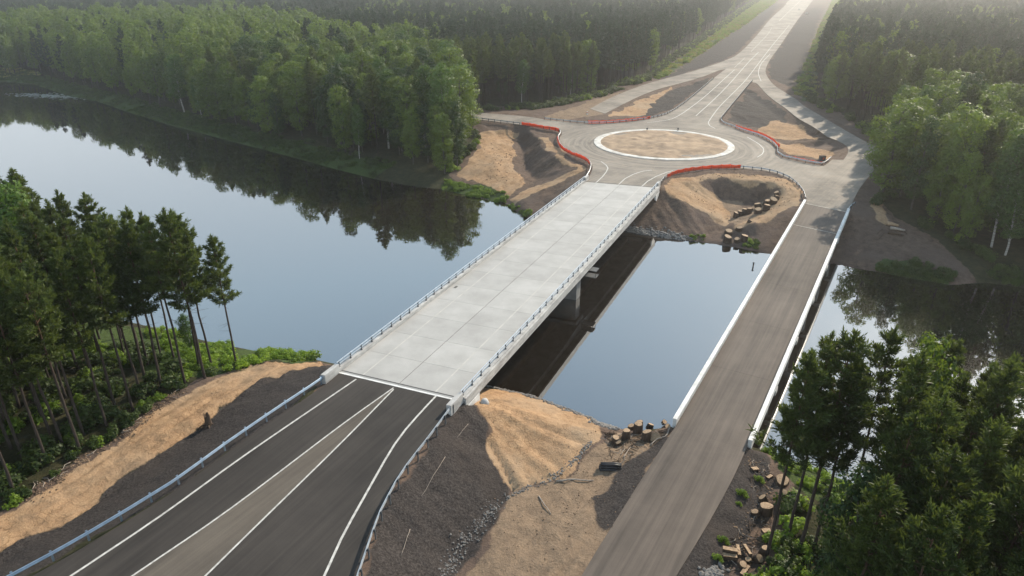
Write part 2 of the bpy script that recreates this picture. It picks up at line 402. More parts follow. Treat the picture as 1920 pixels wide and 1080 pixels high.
# roundabout and arms
SE = [(1229, 352), (1237, 343), (1243, 335), (1258, 327), (1280, 322), (1317, 317), (1358, 315), (1385, 314), (1408, 316), (1433, 318), (1458, 323), (1483, 332), (1500, 343), (1511, 355), (1515, 367)]
EAST = [(1598, 375), (1612, 350), (1636, 322), (1652, 300), (1651, 281), (1618, 263), (1581, 242), (1544, 220), (1507, 198), (1494, 187), (1470, 172), (1451, 159), (1438, 142), (1436, 129), (1445, 110), (1463, 85), (1490, 45), (1505, 25), (1525, 0), (1542, -14)]
NWEST = [(1500, -14), (1480, 0), (1470, 12), (1445, 35), (1420, 65), (1388, 98), (1358, 114), (1314, 129), (1272, 141), (1210, 158), (1150, 181), (1106, 204)]
NWIN = [(1134, 213), (1189, 185), (1231, 168), (1272, 157), (1314, 145), (1345, 133), (1361, 129)]
NW = [(1335, 149), (1304, 176), (1277, 197), (1256, 211), (1237, 218.5), (1218, 223), (1168, 229), (1127, 232), (1100, 232), (1064, 229), (1022, 224)]
WUP = [(1000, 220), (960, 216), (905, 212), (850, 209)]
SW = [(850, 218), (914, 226), (979, 234), (1007, 238), (1025, 242), (1044, 244.5), (1053, 248), (1053, 253), (1049, 258), (1049, 265), (1053, 274), (1062, 283), (1077, 291), (1096, 298), (1107, 304), (1111, 312), (1108, 325), (1098, 341)]
def zl(pts): return [np.array((p[0], p[1], float(zroad(p[0], p[1])))) for p in PL(pts)]
SEw, EASTw, NWESTw, NWINw, NWw, WUPw, SWw = [dens(zl(q), 3.0) for q in (SE, EAST, NWEST, NWIN, NW, WUP, SW)]
SEw = SEw + [C2]; EASTw = [D2] + EASTw
ring_poly = SEw + EASTw + NWESTw + NWINw + NWw + WUPw + SWw
NE_RAIL = [(1408, 153), (1377, 190), (1357, 214), (1349, 225), (1355, 233), (1375, 240), (1395, 248), (1414, 253), (1433, 261), (1447, 270), (1455, 279), (1454, 288), (1466, 296), (1488, 301), (1516, 307), (1544, 311), (1560, 299)]
NE_SLIP = [(1581, 300), (1590, 287), (1588, 274), (1571, 264), (1553, 257), (1525, 238), (1497, 222), (1470, 201), (1451, 188), (1436, 175), (1420, 157)]
NEw = dens(zl(NE_RAIL), 3.0); NESw = dens(zl(NE_SLIP), 3.0)
ne_poly = NEw + NESw
# central island: circle through the kerb's left and right extremes
iL, iR = P(1115, 271), P(1377, 273); iT, iB = P(1246, 243), P(1246, 301)
IC = np.array(((iL[0] + iR[0]) / 2, (iT[1] + iB[1]) / 2)); IRX = (iR[0] - iL[0]) / 2; IRY = (iT[1] - iB[1]) / 2; IR = (IRX + IRY) / 2
print('island', IC, IRX, IRY)

# ------------------------------------------------------------------ terrain: breaklines -> TIN -> fine height grid
TP = []
def brk(pts, z=ZR, step=1.5, smooth=False, world=False):
    q = [np.array(p, float) for p in pts] if world else PL(pts, z)
    TP.extend(dens(q, step, smooth))
ZE = ZR - 0.1
low = lambda pts, d=0.1: [np.array((p[0], p[1], p[2] - d)) for p in pts]
brk(low(LEd), world=True); brk(low(REd), world=True); brk(low(TLd), world=True); brk(low(TRd), world=True)
for q in (SEw, EASTw, NWESTw, NWINw, NWw, WUPw, SWw, NEw, NESw): brk(low(q), world=True, step=2)
# bridge ends
for s0, s1 in ((0.0, 0.012), (1.0, 0.988)):
    for t in np.linspace(0, 1, 9):
        TP.append(BR(s0, t, ZE)); TP.append(BR(s1, t, 4.4))
for t in np.linspace(-0.05, 1.05, 7):
    TP.append(B2P(0.0, t, -0.1)); TP.append(B2P(0.014, t, -1.3)); TP.append(B2P(1.0, t, -0.1)); TP.append(B2P(0.986, t, -1.4))
# shoreline
SH_NL = [(-130 - 170, 140, 0), (-130, 112, 0)]
near_shore_px = [(0, 548), (150, 582), (290, 614), (390, 640), (480, 658), (590, 674), (632, 683)]
cone_shore_px = [(913, 724), (930, 727), (1010, 747), (1060, 766), (1112, 785), (1150, 803), (1200, 808), (1262, 800)]
right_shore_px = [(1440, 846), (1530, 882), (1650, 922), (1800, 962), (2000, 1012)]
near_shore = [np.array(p, float) for p in [(-900, 170, 0), (-300, 142, 0), (-140, 116, 0)]] + PL(near_shore_px, 0) + PL(cone_shore_px, 0) + PL(right_shore_px, 0) + [np.array(p, float) for p in [(70, 36, 0), (130, 10, 0), (300, -40, 0), (900, -200, 0)]]
far_left_px = [(-500, 140), (-250, 145), (0, 153), (60, 158), (130, 181), (180, 190), (250, 214), (330, 238), (430, 264), (530, 290), (620, 315), (700, 335), (760, 347), (830, 356), (900, 373), (945, 381), (990, 410)]
far_mid_px = [(1165, 431), (1200, 438), (1280, 450), (1330, 456), (1390, 466), (1445, 476)]
far_right_px = [(1560, 495), (1600, 503), (1640, 509), (1700, 521), (1780, 534), (1850, 530), (1920, 541), (2050, 560)]
far_shore = [np.array((-900, 420, 0.))] + PL(far_left_px, 0) + PL(far_mid_px, 0) + PL(far_right_px, 0) + [np.array(p, float) for p in [(140, 104, 0), (300, 110, 0), (900, 100, 0)]]
river_poly = near_shore + far_shore[::-1]
brk(near_shore, world=True, step=2.0); brk(far_shore, world=True, step=2.5)
def offs(path, d, z, step=4):
    q = resample(dens(path, 4, False), step); out = []
    for i in range(len(q)):
        t = q[min(i + 1, len(q) - 1)] - q[max(i - 1, 0)]; L = math.hypot(t[0], t[1]) or 1
        out.append(np.array((q[i][0] + t[1] / L * d, q[i][1] - t[0] / L * d, z)))
    return out
TP += [p for p in offs(near_shore, -3.5, -2.0)]          # river bed
TP += [p for p in offs(far_shore, 3.5, -2.0)]
TP += [np.array((p[0] + 0.3, p[1], -2.0)) for p in offs(near_shore, -9, -2.2, 8)]
# land behind the banks where nothing else is defined
fl = [np.array((-900, 420, 0.))] + PL(far_left_px[:12], 0)
TP += offs(fl, -2.5, 0.9, 5); TP += offs(fl, -9, 2.2, 6)
nl = [np.array(p, float) for p in [(-900, 170, 0), (-300, 142, 0), (-140, 116, 0)]] + PL(near_shore_px[:4], 0)
TP += offs(nl, 2.5, 0.8, 4); TP += offs(nl, 10, 2.4, 6)
nr = PL(right_shore_px[1:], 0) + [np.array(p, float) for p in [(70, 36, 0), (130, 10, 0), (300, -40, 0), (900, -200, 0)]]
TP += offs(nr, 2.0, 0.9, 4); TP += offs(nr, 8, 2.0, 6)
fr = PL(far_right_px[4:], 0) + [np.array(p, float) for p in [(140, 104, 0), (300, 110, 0), (900, 100, 0)]]
TP += offs(fr, -2.5, 0.9, 4); TP += offs(fr, -10, 2.2, 6)
# near left: sand track and its edges
TRK_IN = [(-120, 1128, 3.0), (0, 1060, 3.0), (57, 1017, 3.0), (110, 993, 3.0), (200, 933, 3.0), (290, 870, 3.0), (363, 820, 3.1), (417, 767, 3.2), (500, 720, 3.7), (560, 698, 4.3), (612, 686, 5.0)]
TRK_OUT = [(-120, 1030, 3.2), (0, 967, 3.2), (67, 917, 3.2), (160, 853, 3.2), (243, 803, 3.2), (300, 755, 3.2), (367, 722, 3.2), (400, 703, 3.2), (470, 687, 3.1), (515, 677, 3.2), (545, 681, 3.1), (600, 681, 3.2)]
brk(TRK_IN); brk(TRK_OUT)
brk([(-300, 960, 3.1), (-100, 850, 3.0), (100, 740, 2.8), (250, 670, 2.3), (380, 668, 2.0)], step=4)
# near right: dark embankment, sand cone, flat
brk([(893, 762, 5.3), (907, 793, 4.6), (917, 837, 3.8), (937, 893, 2.9), (952, 923, 2.3)])
brk([(868, 752, 6.1), (893, 762, 5.3)]); brk([(880, 738, 5.0), (905, 733, 2.4)])
CONE_TOE = [(952, 923, 2.3), (1040, 897, 2.2), (1100, 832, 2.0), (1119, 800, 1.6)]
brk(CONE_TOE)
brk([(952, 923, 2.3), (927, 950, 2.3), (907, 990, 2.3), (880, 1013, 2.4), (850, 1045, 2.5), (845, 1080, 2.5), (830, 1180, 2.5)])
brk([(1119, 808, 1.6), (1160, 815, 1.5), (1215, 818, 1.7), (1255, 818, 2.3)])
brk([(1000, 1000, 2.4), (1000, 1080, 2.5), (960, 1180, 2.5)], step=5); brk([(1130, 870, 2.2), (1160, 900, 2.5)], step=4)
# right shoulder of the temporary road
brk([(1425, 850, 2.4), (1425, 905, 2.3), (1400, 980, 2.4), (1350, 1080, 2.5), (1310, 1200, 2.5)]); brk([(1480, 900, 2.0), (1460, 980, 2.2), (1440, 1080, 2.3), (1420, 1200, 2.3)], step=3)
# far bank, left of the main bridge: sand slopes and ditch
brk([(992, 248, 5.6), (1014, 261, 5.7), (1018, 280, 5.7), (1044, 294, 5.8), (1088, 316, 5.8)])
brk([(965, 262, 2.9), (982, 272, 2.6), (981, 294, 2.2), (990, 322, 1.8), (1005, 336, 1.7)])
brk([(1097, 321, 5.7), (1040, 345, 3.9), (970, 375, 1.5)]); brk([(1005, 338, 1.7), (975, 362, 1.2), (955, 376, 0.6)])
brk([(1072, 338, 4.4), (1030, 368, 2.4), (985, 392, 0.9)])
brk([(930, 252, 4.2), (912, 262, 4.3), (903, 282, 4.0), (885, 305, 3.0), (862, 322, 2.0), (850, 330, 1.6)]); brk([(945, 275, 3.6), (938, 300, 3.2), (928, 325, 2.4), (925, 345, 1.5)])
brk([(853, 333, 1.2), (914, 356, 0.8), (945, 366, 0.8)])
# pit between the two bridges
PIT_RIM = [(1253, 357, 5.4), (1300, 337, 5.8), (1363, 332, 5.9), (1417, 339, 5.9), (1460, 349, 5.7), (1479, 359, 5.3), (1470, 376, 4.6), (1417, 402, 3.0), (1368, 425, 1.5)]
PIT_BOT = [(1349, 374, 2.0), (1375, 379, 1.9), (1405, 381, 2.0), (1435, 374, 2.4), (1425, 386, 2.1), (1395, 402, 1.7), (1362, 420, 1.2), (1358, 395, 1.6), (1349, 374, 2.0)]
brk(PIT_RIM); brk(PIT_BOT)
brk([(1253, 363, 5.2), (1300, 392, 3.4), (1352, 425, 1.2)])
brk([(1383, 429, 1.6), (1417, 417, 3.0), (1483, 393, 4.6), (1508, 383, 5.1)]); brk([(1352, 428, 1.0), (1362, 432, 0.9), (1383, 434, 1.2)])
brk([(1420, 440, 1.7), (1470, 425, 2.7)])
# right bank beside the temporary bridge
brk([(1608, 400, 4.9), (1640, 398, 4.7), (1665, 408, 4.3)]); brk([(1600, 425, 3.6), (1660, 425, 3.4), (1720, 440, 3.0), (1780, 470, 2.0), (1840, 512, 1.0)])
brk([(1590, 460, 1.6), (1650, 470, 1.7), (1720, 490, 1.4), (1790, 515, 0.8)])
brk([(1640, 345, 5.6), (1632, 380, 5.0)])
# triangular islands
brk([(1400, 175, 5.4), (1420, 190, 5.0), (1470, 225, 4.6), (1530, 255, 4.6), (1565, 275, 5.0)], step=3); brk([(1370, 222, 5.4), (1400, 238, 4.5), (1440, 255, 4.2), (1480, 275, 4.3), (1530, 290, 4.8)], step=3)
brk([(1175, 212, 5.4), (1240, 195, 5.0), (1300, 160, 5.3)], step=3)
# forest ground all round
for y in list(range(150, 420, 30)) + list(range(420, 1400, 90)) + [1700, 2200, 2600]:
    for x in np.linspace(-1.0, 1.0, 25) * min(1500, (y * 0.85 + 110)):
        TP.append(np.array((x + RNG.uniform(-3, 3), y + RNG.uniform(-3, 3), 4.2, 1.0)))
for x, y, z in [(-1550, -200, 3), (1550, -200, 3), (-1550, 2700, 4), (1550, 2700, 4), (-1550, 100, 3), (-1550, 500, 4), (1550, 400, 4), (1550, -300, 3), (-1550, 1200, 4), (1550, 1200, 4), (0, 2700, 4), (0, -200, 3), (-300, 60, 3), (-150, 50, 3), (-100, 20, 3), (-400, -100, 3), (300, -200, 3), (100, -60, 2.5), (40, 10, 2.4)]:
    TP.append(np.array((x, y, z), float))
# drop the generic forest points that fall in the river or in the building site
SITE_PX = [(880, 205), (1000, 205), (1100, 190), (1215, 148), (1256, 115), (1303, 82), (1363, 37), (1425, -10), (1612, -10), (1570, 45), (1549, 95), (1532, 145), (1518, 172), (1562, 212), (1620, 252), (1670, 280), (1670, 310), (1655, 345), (1650, 385), (1680, 405), (1770, 440), (1850, 490), (1880, 525)]
SITE = [P(x, y, 4.2) for x, y in SITE_PX] + [P(1780, 545, 0), P(1560, 510, 0), P(1200, 450, 0), P(985, 420, 0), P(840, 340, 0), P(858, 310, 3), P(895, 275, 4)]
TPk = []
wide_river = near_shore + far_shore[::-1]
gx = np.array([p[0] for p in TP]); gy = np.array([p[1] for p in TP]); gen = np.array([len(p) > 3 for p in TP])
bad = gen & (inpoly(gx, gy, wide_river) | inpoly(gx, gy, SITE))
frs = np.array([q[:2] for q in resample(far_shore, 5)])
for i in np.where(gen & ~bad)[0]:
    if np.min(np.hypot(frs[:, 0] - gx[i], frs[:, 1] - gy[i])) < 14 or gy[i] < 100: bad[i] = True
inw = inpoly(gx, gy, wide_river)
TPk = [TP[i][:3] for i in range(len(TP)) if not bad[i] and not (inw[i] and TP[i][2] > 0.5 and abs(gx[i]) > 250)]
co = [Vector((float(p[0]), float(p[1]))) for p in TPk]
tv, te, tf, tov, *_ = delaunay_2d_cdt(co, [], [], 0, 0.05)
tz = np.array([np.mean([TPk[j][2] for j in o]) for o in tov])
def axis(lo, d0, segs):
    out = [lo]
    for hi, step, g in segs:
        s = step
        while out[-1] < hi: out.append(out[-1] + s); s *= g
    return np.array(out)
neg = axis(55, 0, [(95, 0.6, 1.0), (300, 1.0, 1.02), (1500, 6, 1.08)])
GX = np.r_[-neg[::-1], axis(-54.6, 0, [(75, 0.36, 1.0), (120, 0.7, 1.0), (300, 1.0, 1.02), (1500, 6, 1.08)])]
GY = np.r_[np.array([-150, -120, -90, -60, -40, -25, -12, 0, 8, 14, 19, 23, 26, 29, 31]), axis(32.5, 0, [(86, 0.33, 1.0), (270, 0.62, 1.0), (1000, 0.7, 1.012), (2600, 12, 1.06)])]
XX, YY = np.meshgrid(GX, GY); H = np.full(XX.shape, 3.0)
for t in tf:
    a, b, c = (tv[j] for j in t); za, zb, zc = (tz[j] for j in t)
    i0, i1 = np.searchsorted(GX, (min(a.x, b.x, c.x), max(a.x, b.x, c.x))); j0, j1 = np.searchsorted(GY, (min(a.y, b.y, c.y), max(a.y, b.y, c.y)))
    if i0 == i1 or j0 == j1: continue
    x = XX[j0:j1, i0:i1]; y = YY[j0:j1, i0:i1]; den = (b.y - c.y) * (a.x - c.x) + (c.x - b.x) * (a.y - c.y)
    if abs(den) < 1e-9: continue
    l1 = ((b.y - c.y) * (x - c.x) + (c.x - b.x) * (y - c.y)) / den; l2 = ((c.y - a.y) * (x - c.x) + (a.x - c.x) * (y - c.y)) / den; l3 = 1 - l1 - l2
    k = (l1 >= -1e-6) & (l2 >= -1e-6) & (l3 >= -1e-6); H[j0:j1, i0:i1][k] = (l1 * za + l2 * zb + l3 * zc)[k]

def hsample(x, y):
    x = np.asarray(x, float); y = np.asarray(y, float)
    i = np.clip(np.searchsorted(GX, x) - 1, 0, len(GX) - 2); j = np.clip(np.searchsorted(GY, y) - 1, 0, len(GY) - 2)
    fx = np.clip((x - GX[i]) / (GX[i + 1] - GX[i]), 0, 1); fy = np.clip((y - GY[j]) / (GY[j + 1] - GY[j]), 0, 1)
    return (H[j, i] * (1 - fx) + H[j, i + 1] * fx) * (1 - fy) + (H[j + 1, i] * (1 - fx) + H[j + 1, i + 1] * fx) * fy
_T = np.r_[np.arange(20, 320, 0.25), np.arange(320, 2400, 1.5)]
def G(px, py):
    """where the line of sight of a photo pixel meets the ground"""
    u, w = (px - 960) / FPX, (py - 540) / FPX; dx, dy, dz = u, cp - sp * w, -(sp + cp * w)
    x, y, z = dx * _T, dy * _T, CAM_Z + dz * _T; k = np.argmax(z <= np.maximum(hsample(x, y), -0.5) + 0.0)
    if k == 0: return P(px, py, 4.0)
    return np.array((x[k], y[k], float(hsample(x[k], y[k]))))
def GP(pts): return [G(*p) for p in pts]

# ------------------------------------------------------------------ ground cover classes
JX = 2.6 * fbm(XX, YY, 7, 1, 4); JY = 2.6 * fbm(XX, YY, 7, 3, 4)      # ragged borders between the ground covers
def mask(polys):
    m = np.zeros(XX.shape)
    for p in polys: m[inpoly(XX + JX, YY + JY, GP(p))] = 1
    return m
def blur(m, n=1):
    for _ in range(n):
        q = np.pad(m, 1, mode='edge'); m = (q[1:-1, 1:-1] * 2 + q[:-2, 1:-1] + q[2:, 1:-1] + q[1:-1, :-2] + q[1:-1, 2:]) / 6
    return m
site_m = inpoly(XX, YY, SITE).astype(float)
track_px = [(p[0] + 6, p[1] + 12) if p[1] > 700 else p[:2] for p in TRK_OUT] + [p[:2] for p in TRK_IN][::-1]
cone_px = [(890, 752), (905, 738), (930, 730), (1010, 749), (1112, 787), (1119, 800), (1100, 832), (1040, 897), (952, 923), (937, 893), (920, 837), (910, 790)]
flat_px = [(952, 925), (1040, 900), (1110, 835), (1150, 812), (1255, 806), (1240, 850), (1180, 940), (1095, 1085), (1060, 1180), (860, 1180), (873, 1080), (900, 1000), (930, 955)]
sand_polys = [track_px, cone_px,
    [(905, 250), (960, 243), (975, 250), (965, 262), (960, 290), (965, 320), (985, 345), (958, 372), (951, 380), (914, 356), (853, 330), (868, 315), (901, 280)],
    [(1012, 258), (1032, 256), (1038, 275), (1062, 298), (1098, 318), (1092, 326), (1040, 347), (970, 377), (962, 374), (1000, 348), (1085, 321), (1046, 297), (1020, 283), (1016, 270)],
    [(1253, 357), (1300, 337), (1349, 374), (1358, 393), (1352, 424), (1300, 393), (1253, 364)],
    [(1248, 352), (1280, 333), (1363, 324), (1440, 330), (1482, 345), (1503, 365), (1503, 385), (1440, 412), (1383, 429), (1368, 426), (1417, 402), (1467, 378), (1479, 359), (1440, 344), (1363, 332), (1300, 337), (1253, 357)],
    [(1440, 262), (1500, 268), (1560, 285), (1552, 300), (1470, 290)], [(1420, 245), (1455, 225), (1500, 240), (1530, 260), (1460, 262)],
    [(1135, 222), (1160, 205), (1220, 180), (1270, 160), (1225, 190), (1215, 215)], [(1625, 370), (1645, 372), (1660, 400), (1655, 425), (1635, 410)]]
half_sand = [flat_px, [(1020, 219), (1120, 186), (1180, 168), (1120, 205), (1130, 215), (1060, 226)], [(1375, 428), (1420, 405), (1470, 378), (1475, 362), (1435, 375), (1400, 395), (1360, 418)], [(1350, 375), (1400, 380), (1370, 415), (1356, 420)]]
grav_polys = [[p[:2] for p in TRK_IN] + [(638, 690), (613, 712), (533, 773), (433, 843), (333, 917), (233, 980), (133, 1040), (60, 1080), (-60, 1170)],
    [(858, 750), (893, 764), (907, 793), (917, 837), (937, 893), (952, 923), (927, 950), (907, 990), (880, 1013), (850, 1045), (845, 1180), (640, 1180), (667, 1080), (707, 967), (743, 900), (797, 830)],
    [(1255, 815), (1235, 848), (1180, 935), (1130, 1010), (1100, 960), (1160, 890), (1220, 830)],
    [(1360, 838), (1425, 850), (1425, 905), (1400, 980), (1350, 1080), (1310, 1180), (1150, 1180), (1200, 1080), (1270, 978), (1330, 895)],
    [(1380, 100), (1445, 30), (1470, 5), (1440, 5), (1400, 45), (1300, 112), (1235, 152), (1272, 141), (1358, 114)],
    [(1445, 112), (1465, 85), (1492, 45), (1527, 0), (1558, 0), (1535, 40), (1518, 90), (1500, 140), (1480, 165), (1455, 155), (1440, 140)],
    [(1405, 165), (1440, 190), (1480, 225), (1440, 240), (1400, 238), (1360, 225)], [(1200, 222), (1218, 195), (1260, 170), (1320, 150), (1340, 140), (1300, 176), (1250, 208)]]
grass_polys = [[(1235, 149), (1300, 111), (1400, 44), (1465, -4), (1432, -4), (1370, 42), (1310, 86), (1262, 118), (1222, 147)],
    [(1562, 0), (1540, 45), (1520, 95), (1502, 145), (1484, 168), (1510, 192), (1530, 180), (1535, 110), (1552, 60), (1590, 0)],
    [(0, 560), (150, 590), (290, 620), (390, 645), (480, 662), (600, 677), (545, 683), (515, 674), (470, 687), (400, 703), (330, 720), (250, 690), (0, 640)],
    [(840, 336), (900, 352), (950, 363), (955, 372), (945, 382), (900, 374), (830, 357)], [(950, 380), (985, 392), (1000, 398), (990, 410), (948, 388)],
    [(1640, 505), (1660, 490), (1720, 492), (1790, 518), (1780, 535), (1700, 522)], [(1400, 455), (1425, 450), (1425, 470), (1395, 468)], [(1415, 843), (1440, 840), (1530, 875), (1650, 920), (1640, 960), (1520, 930), (1450, 880)]]
sand = mask(sand_polys); tan = mask(half_sand); gravel = mask(grav_polys); grass = mask(grass_polys)
frs2 = offs(fl, -3.5, 0); bank = inpoly(XX, YY, [np.array(p) for p in resample(fl, 5)] + offs(fl, -7.5, 0)[::-1])
grass = np.maximum(grass, bank)
soil = np.maximum(site_m, mask([[p[:2] for p in TRK_OUT] + [p[:2] for p in TRK_IN][::-1], flat_px, [(640, 690), (900, 730), (893, 764), (858, 750)], [(600, 675), (640, 690), (900, 727), (1112, 786), (1262, 800), (1268, 1000), (1060, 1180), (640, 1180)], [(1330, 840), (1440, 848), (1470, 880), (1480, 920), (1440, 1000), (1425, 1180), (1000, 1180), (1150, 1080)], [(1340, 1180), (1350, 1080), (1420, 900), (1440, 880), (1480, 900), (1440, 1080), (1420, 1180)]]))
soil = np.clip(soil, 0, 1) * (1 - grass)
pave_m = inpoly(XX, YY, near_poly) | inpoly(XX, YY, temp_poly) | (inpoly(XX, YY, ring_poly) & ~inpoly(XX, YY, ne_poly))
# smooth the TIN a little, then roughen it by class
edge_keep = H.copy(); Hs = blur(H, 2); H = np.where(pave_m | (H < 0.15), H, Hs)
open_m = np.clip(sand + soil * 0.8, 0, 1)
fine = fbm(XX, YY, 3.2, 1, 4); coarse = fbm(XX, YY, 11, 2, 3)
near_k = np.clip((400 - YY) / 200, 0, 1)
H = H + near_k * np.where(pave_m | (H < 0.05), 0, open_m * (0.34 * fine + 0.25 * coarse) * np.where(blur(pave_m.astype(float), 3) > 0.02, 0.25, 1.0))
H = H + np.where(pave_m | (H < 0.05), 0, gravel * 0.14 * fbm(XX, YY, 1.5, 3, 3) + np.clip(sand + soil, 0, 1) * 0.16 * np.minimum(0.12, np.abs(fbm(XX, YY, 1.3, 4, 2))) * 4)
# erosion furrows running down the sand cone and the cut slopes
def furrow(poly, apex, amp, freq):
    k = inpoly(XX, YY, GP(poly)); ax = np.array(apex); an = np.arctan2(YY[k] - ax[1], XX[k] - ax[0]); rr = np.hypot(YY[k] - ax[1], XX[k] - ax[0])
    wob = vn(XX[k], YY[k], 5, 2) * 0.06
    H[k] += amp * (vn((an + wob) * freq, rr * 0.10, 1.0, 1) + 0.6 * vn((an + wob) * freq * 2.3, rr * 0.16, 1.0, 3)) * np.clip(rr / 6, 0.2, 1)
def furrow_dir(poly, heading, amp, width):
    k = inpoly(XX, YY, GP(poly)); ch, sh = math.cos(heading), math.sin(heading); a = XX[k] * sh + YY[k] * ch; l = XX[k] * ch - YY[k] * sh
    H[k] += amp * (vn(l / width, a / (width * 14), 1.0, 4) + 0.5 * vn(l / width * 2.1, a / (width * 9), 1.0, 2))
furrow(cone_px, G(880, 752)[:2], 0.42, 18)
furrow_dir([(1253, 357), (1300, 337), (1349, 374), (1358, 393), (1352, 424), (1300, 393), (1253, 364)], R(128), 0.35, 0.9)
furrow_dir([(992, 248), (1014, 261), (1018, 280), (1044, 294), (1088, 316), (1005, 338), (985, 322), (978, 290), (980, 268)], R(-112), 0.45, 1.1)
furrow_dir([(905, 250), (960, 243), (965, 262), (960, 290), (965, 320), (985, 345), (958, 372), (914, 356), (853, 330), (868, 315), (901, 280)], R(40), 0.5, 1.4)
furrow_dir(track_px, R(24), 0.55, 0.5)
furrow_dir(grav_polys[1], R(118), 0.16, 0.8); furrow_dir(flat_px, R(33), 0.22, 0.6)
furrow_dir([(1200, 433), (1253, 364), (1352, 426), (1317, 445)], R(165), 0.4, 1.0)
zr = zroad(XX, YY)
ring_m = inpoly(XX, YY, ring_poly) & ~inpoly(XX, YY, ne_poly)
H = np.where(inpoly(XX, YY, near_poly), np.minimum(H, ZR - 0.14), H)
H = np.where(inpoly(XX, YY, temp_poly), np.minimum(H, Z2N - 0.14), H)
H = np.where(ring_m, np.minimum(H, zr - 0.14), H)
forest_rough = np.clip(1 - open_m - gravel - grass, 0, 1) * (H > 0.4) * ~pave_m
H = H + forest_rough * 0.35 * fbm(XX, YY, 7, 5, 3)

ny, nx = XX.shape
V = np.stack([XX, YY, H], -1).reshape(-1, 3)
ii = (np.arange(ny - 1)[:, None] * nx + np.arange(nx - 1)[None, :]).ravel()
F = np.stack([ii, ii + 1, ii + nx + 1, ii + nx], 1)

def terrain_material():
    m, nt, bs = nodes('ground'); bs.inputs['Roughness'].default_value = 0.95; bs.inputs['Specular IOR Level'].default_value = 0.15
    co = nn(nt, 'ShaderNodeTexCoord').outputs['Object']
    n_big = noise(nt, co, 0.12, 5, 0.6); n_mid = noise(nt, co, 0.9, 6, 0.65, 0.4); n_fine = noise(nt, co, 5.0, 5, 0.7); n_vf = noise(nt, co, 18, 3, 0.7)
    vor = nn(nt, 'ShaderNodeTexVoronoi', feature='DISTANCE_TO_EDGE'); vor.inputs['Scale'].default_value = 0.9
    wv = nn(nt, 'ShaderNodeVectorMath', operation='ADD'); nt.links.new(co, wv.inputs[0])
    nz = nn(nt, 'ShaderNodeTexNoise'); nz.inputs['Scale'].default_value = 1.2; nt.links.new(co, nz.inputs['Vector']); nt.links.new(nz.outputs['Color'], wv.inputs[1]); nt.links.new(wv.outputs[0], vor.inputs['Vector'])
    crack = ramp(nt, vor.outputs['Distance'], 0.0, 0.05, (0.40, 0.36, 0.32), (1, 1, 1))
    crack = mix(nt, ramp(nt, n_big, 0.42, 0.58), crack, (1, 1, 1))
    def att(n):
        a = nn(nt, 'ShaderNodeAttribute'); a.attribute_name = n
        s = mth(nt, 'ADD', a.outputs['Fac'], mth(nt, 'MULTIPLY', mth(nt, 'SUBTRACT', n_mid, 0.5), 0.75))
        s = mth(nt, 'ADD', s, mth(nt, 'MULTIPLY', mth(nt, 'SUBTRACT', n_fine, 0.5), 0.25))
        return ramp(nt, s, 0.38, 0.60)
    floor = mix(nt, ramp(nt, n_mid, 0.35, 0.65), (0.022, 0.026, 0.011), (0.055, 0.050, 0.024))
    soilc = mix(nt, ramp(nt, n_mid, 0.32, 0.68), (0.070, 0.047, 0.036), (0.185, 0.128, 0.094))
    soilc = mix(nt, ramp(nt, n_big, 0.4, 0.65), soilc, (0.13, 0.094, 0.076))
    sandc = mix(nt, ramp(nt, n_mid, 0.30, 0.70), (0.30, 0.185, 0.105), (0.50, 0.325, 0.185))
    sandc = mix(nt, ramp(nt, n_big, 0.45, 0.70), sandc, (0.40, 0.29, 0.19))
    sandc = mix(nt, ramp(nt, n_fine, 0.52, 0.72), sandc, (0.22, 0.145, 0.09))
    n_patch = noise(nt, co, 0.28, 6, 0.7, 0.8); sandc = mix(nt, mth(nt, 'MULTIPLY', ramp(nt, n_patch, 0.54, 0.70), 0.7), sandc, (0.20, 0.138, 0.09))
    sandc = mix(nt, 0.6, sandc, crack, 'MULTIPLY')
    gravc = mix(nt, ramp(nt, n_fine, 0.33, 0.67), (0.025, 0.0215, 0.0205), (0.072, 0.062, 0.058))
    gravc = mix(nt, ramp(nt, n_vf, 0.62, 0.74), gravc, (0.115, 0.105, 0.10))
    gravc = mix(nt, ramp(nt, n_big, 0.5, 0.72), gravc, (0.062, 0.050, 0.044))
    grassc = mix(nt, ramp(nt, n_fine, 0.35, 0.65), (0.028, 0.050, 0.012), (0.070, 0.098, 0.026))
    col = mix(nt, att('soil'), floor, soilc); tanc = mix(nt, ramp(nt, n_mid, 0.22, 0.78), (0.17, 0.122, 0.086), (0.31, 0.222, 0.148)); tanc = mix(nt, 0.5, tanc, crack, 'MULTIPLY'); col = mix(nt, att('tan'), col, tanc); col = mix(nt, att('gravel'), col, gravc); col = mix(nt, att('sand'), col, sandc); col = mix(nt, att('grass'), col, grassc)
    grain = ramp(nt, mth(nt, 'ADD', mth(nt, 'MULTIPLY', n_fine, 0.55), mth(nt, 'MULTIPLY', n_vf, 0.45)), 0.36, 0.64, (0.62, 0.60, 0.58), (1.18, 1.18, 1.18)); col = mix(nt, 0.8, col, grain, 'MULTIPLY')
    nt.links.new(col, bs.inputs['Base Color'])
    hgt = mth(nt, 'ADD', mth(nt, 'MULTIPLY', n_mid, 1.0), mth(nt, 'ADD', mth(nt, 'MULTIPLY', n_fine, 0.5), mth(nt, 'MULTIPLY', n_vf, 0.2)))
    bump(nt, bs, hgt, 0.75, 0.24)
    return m
me = tri_mesh_np('ground', V, F, terrain_material(), True)
for nme, arr in (('sand', blur(sand, 3)), ('gravel', blur(gravel, 4)), ('soil', blur(soil)), ('tan', blur(tan, 3)), ('grass', blur(grass))):
    a = me.attributes.new(nme, 'FLOAT', 'POINT'); a.data.foreach_set('value', arr.ravel().astype(np.float32))
ground = link(bpy.data.objects.new('ground', me)); ground['kind'] = 'structure'

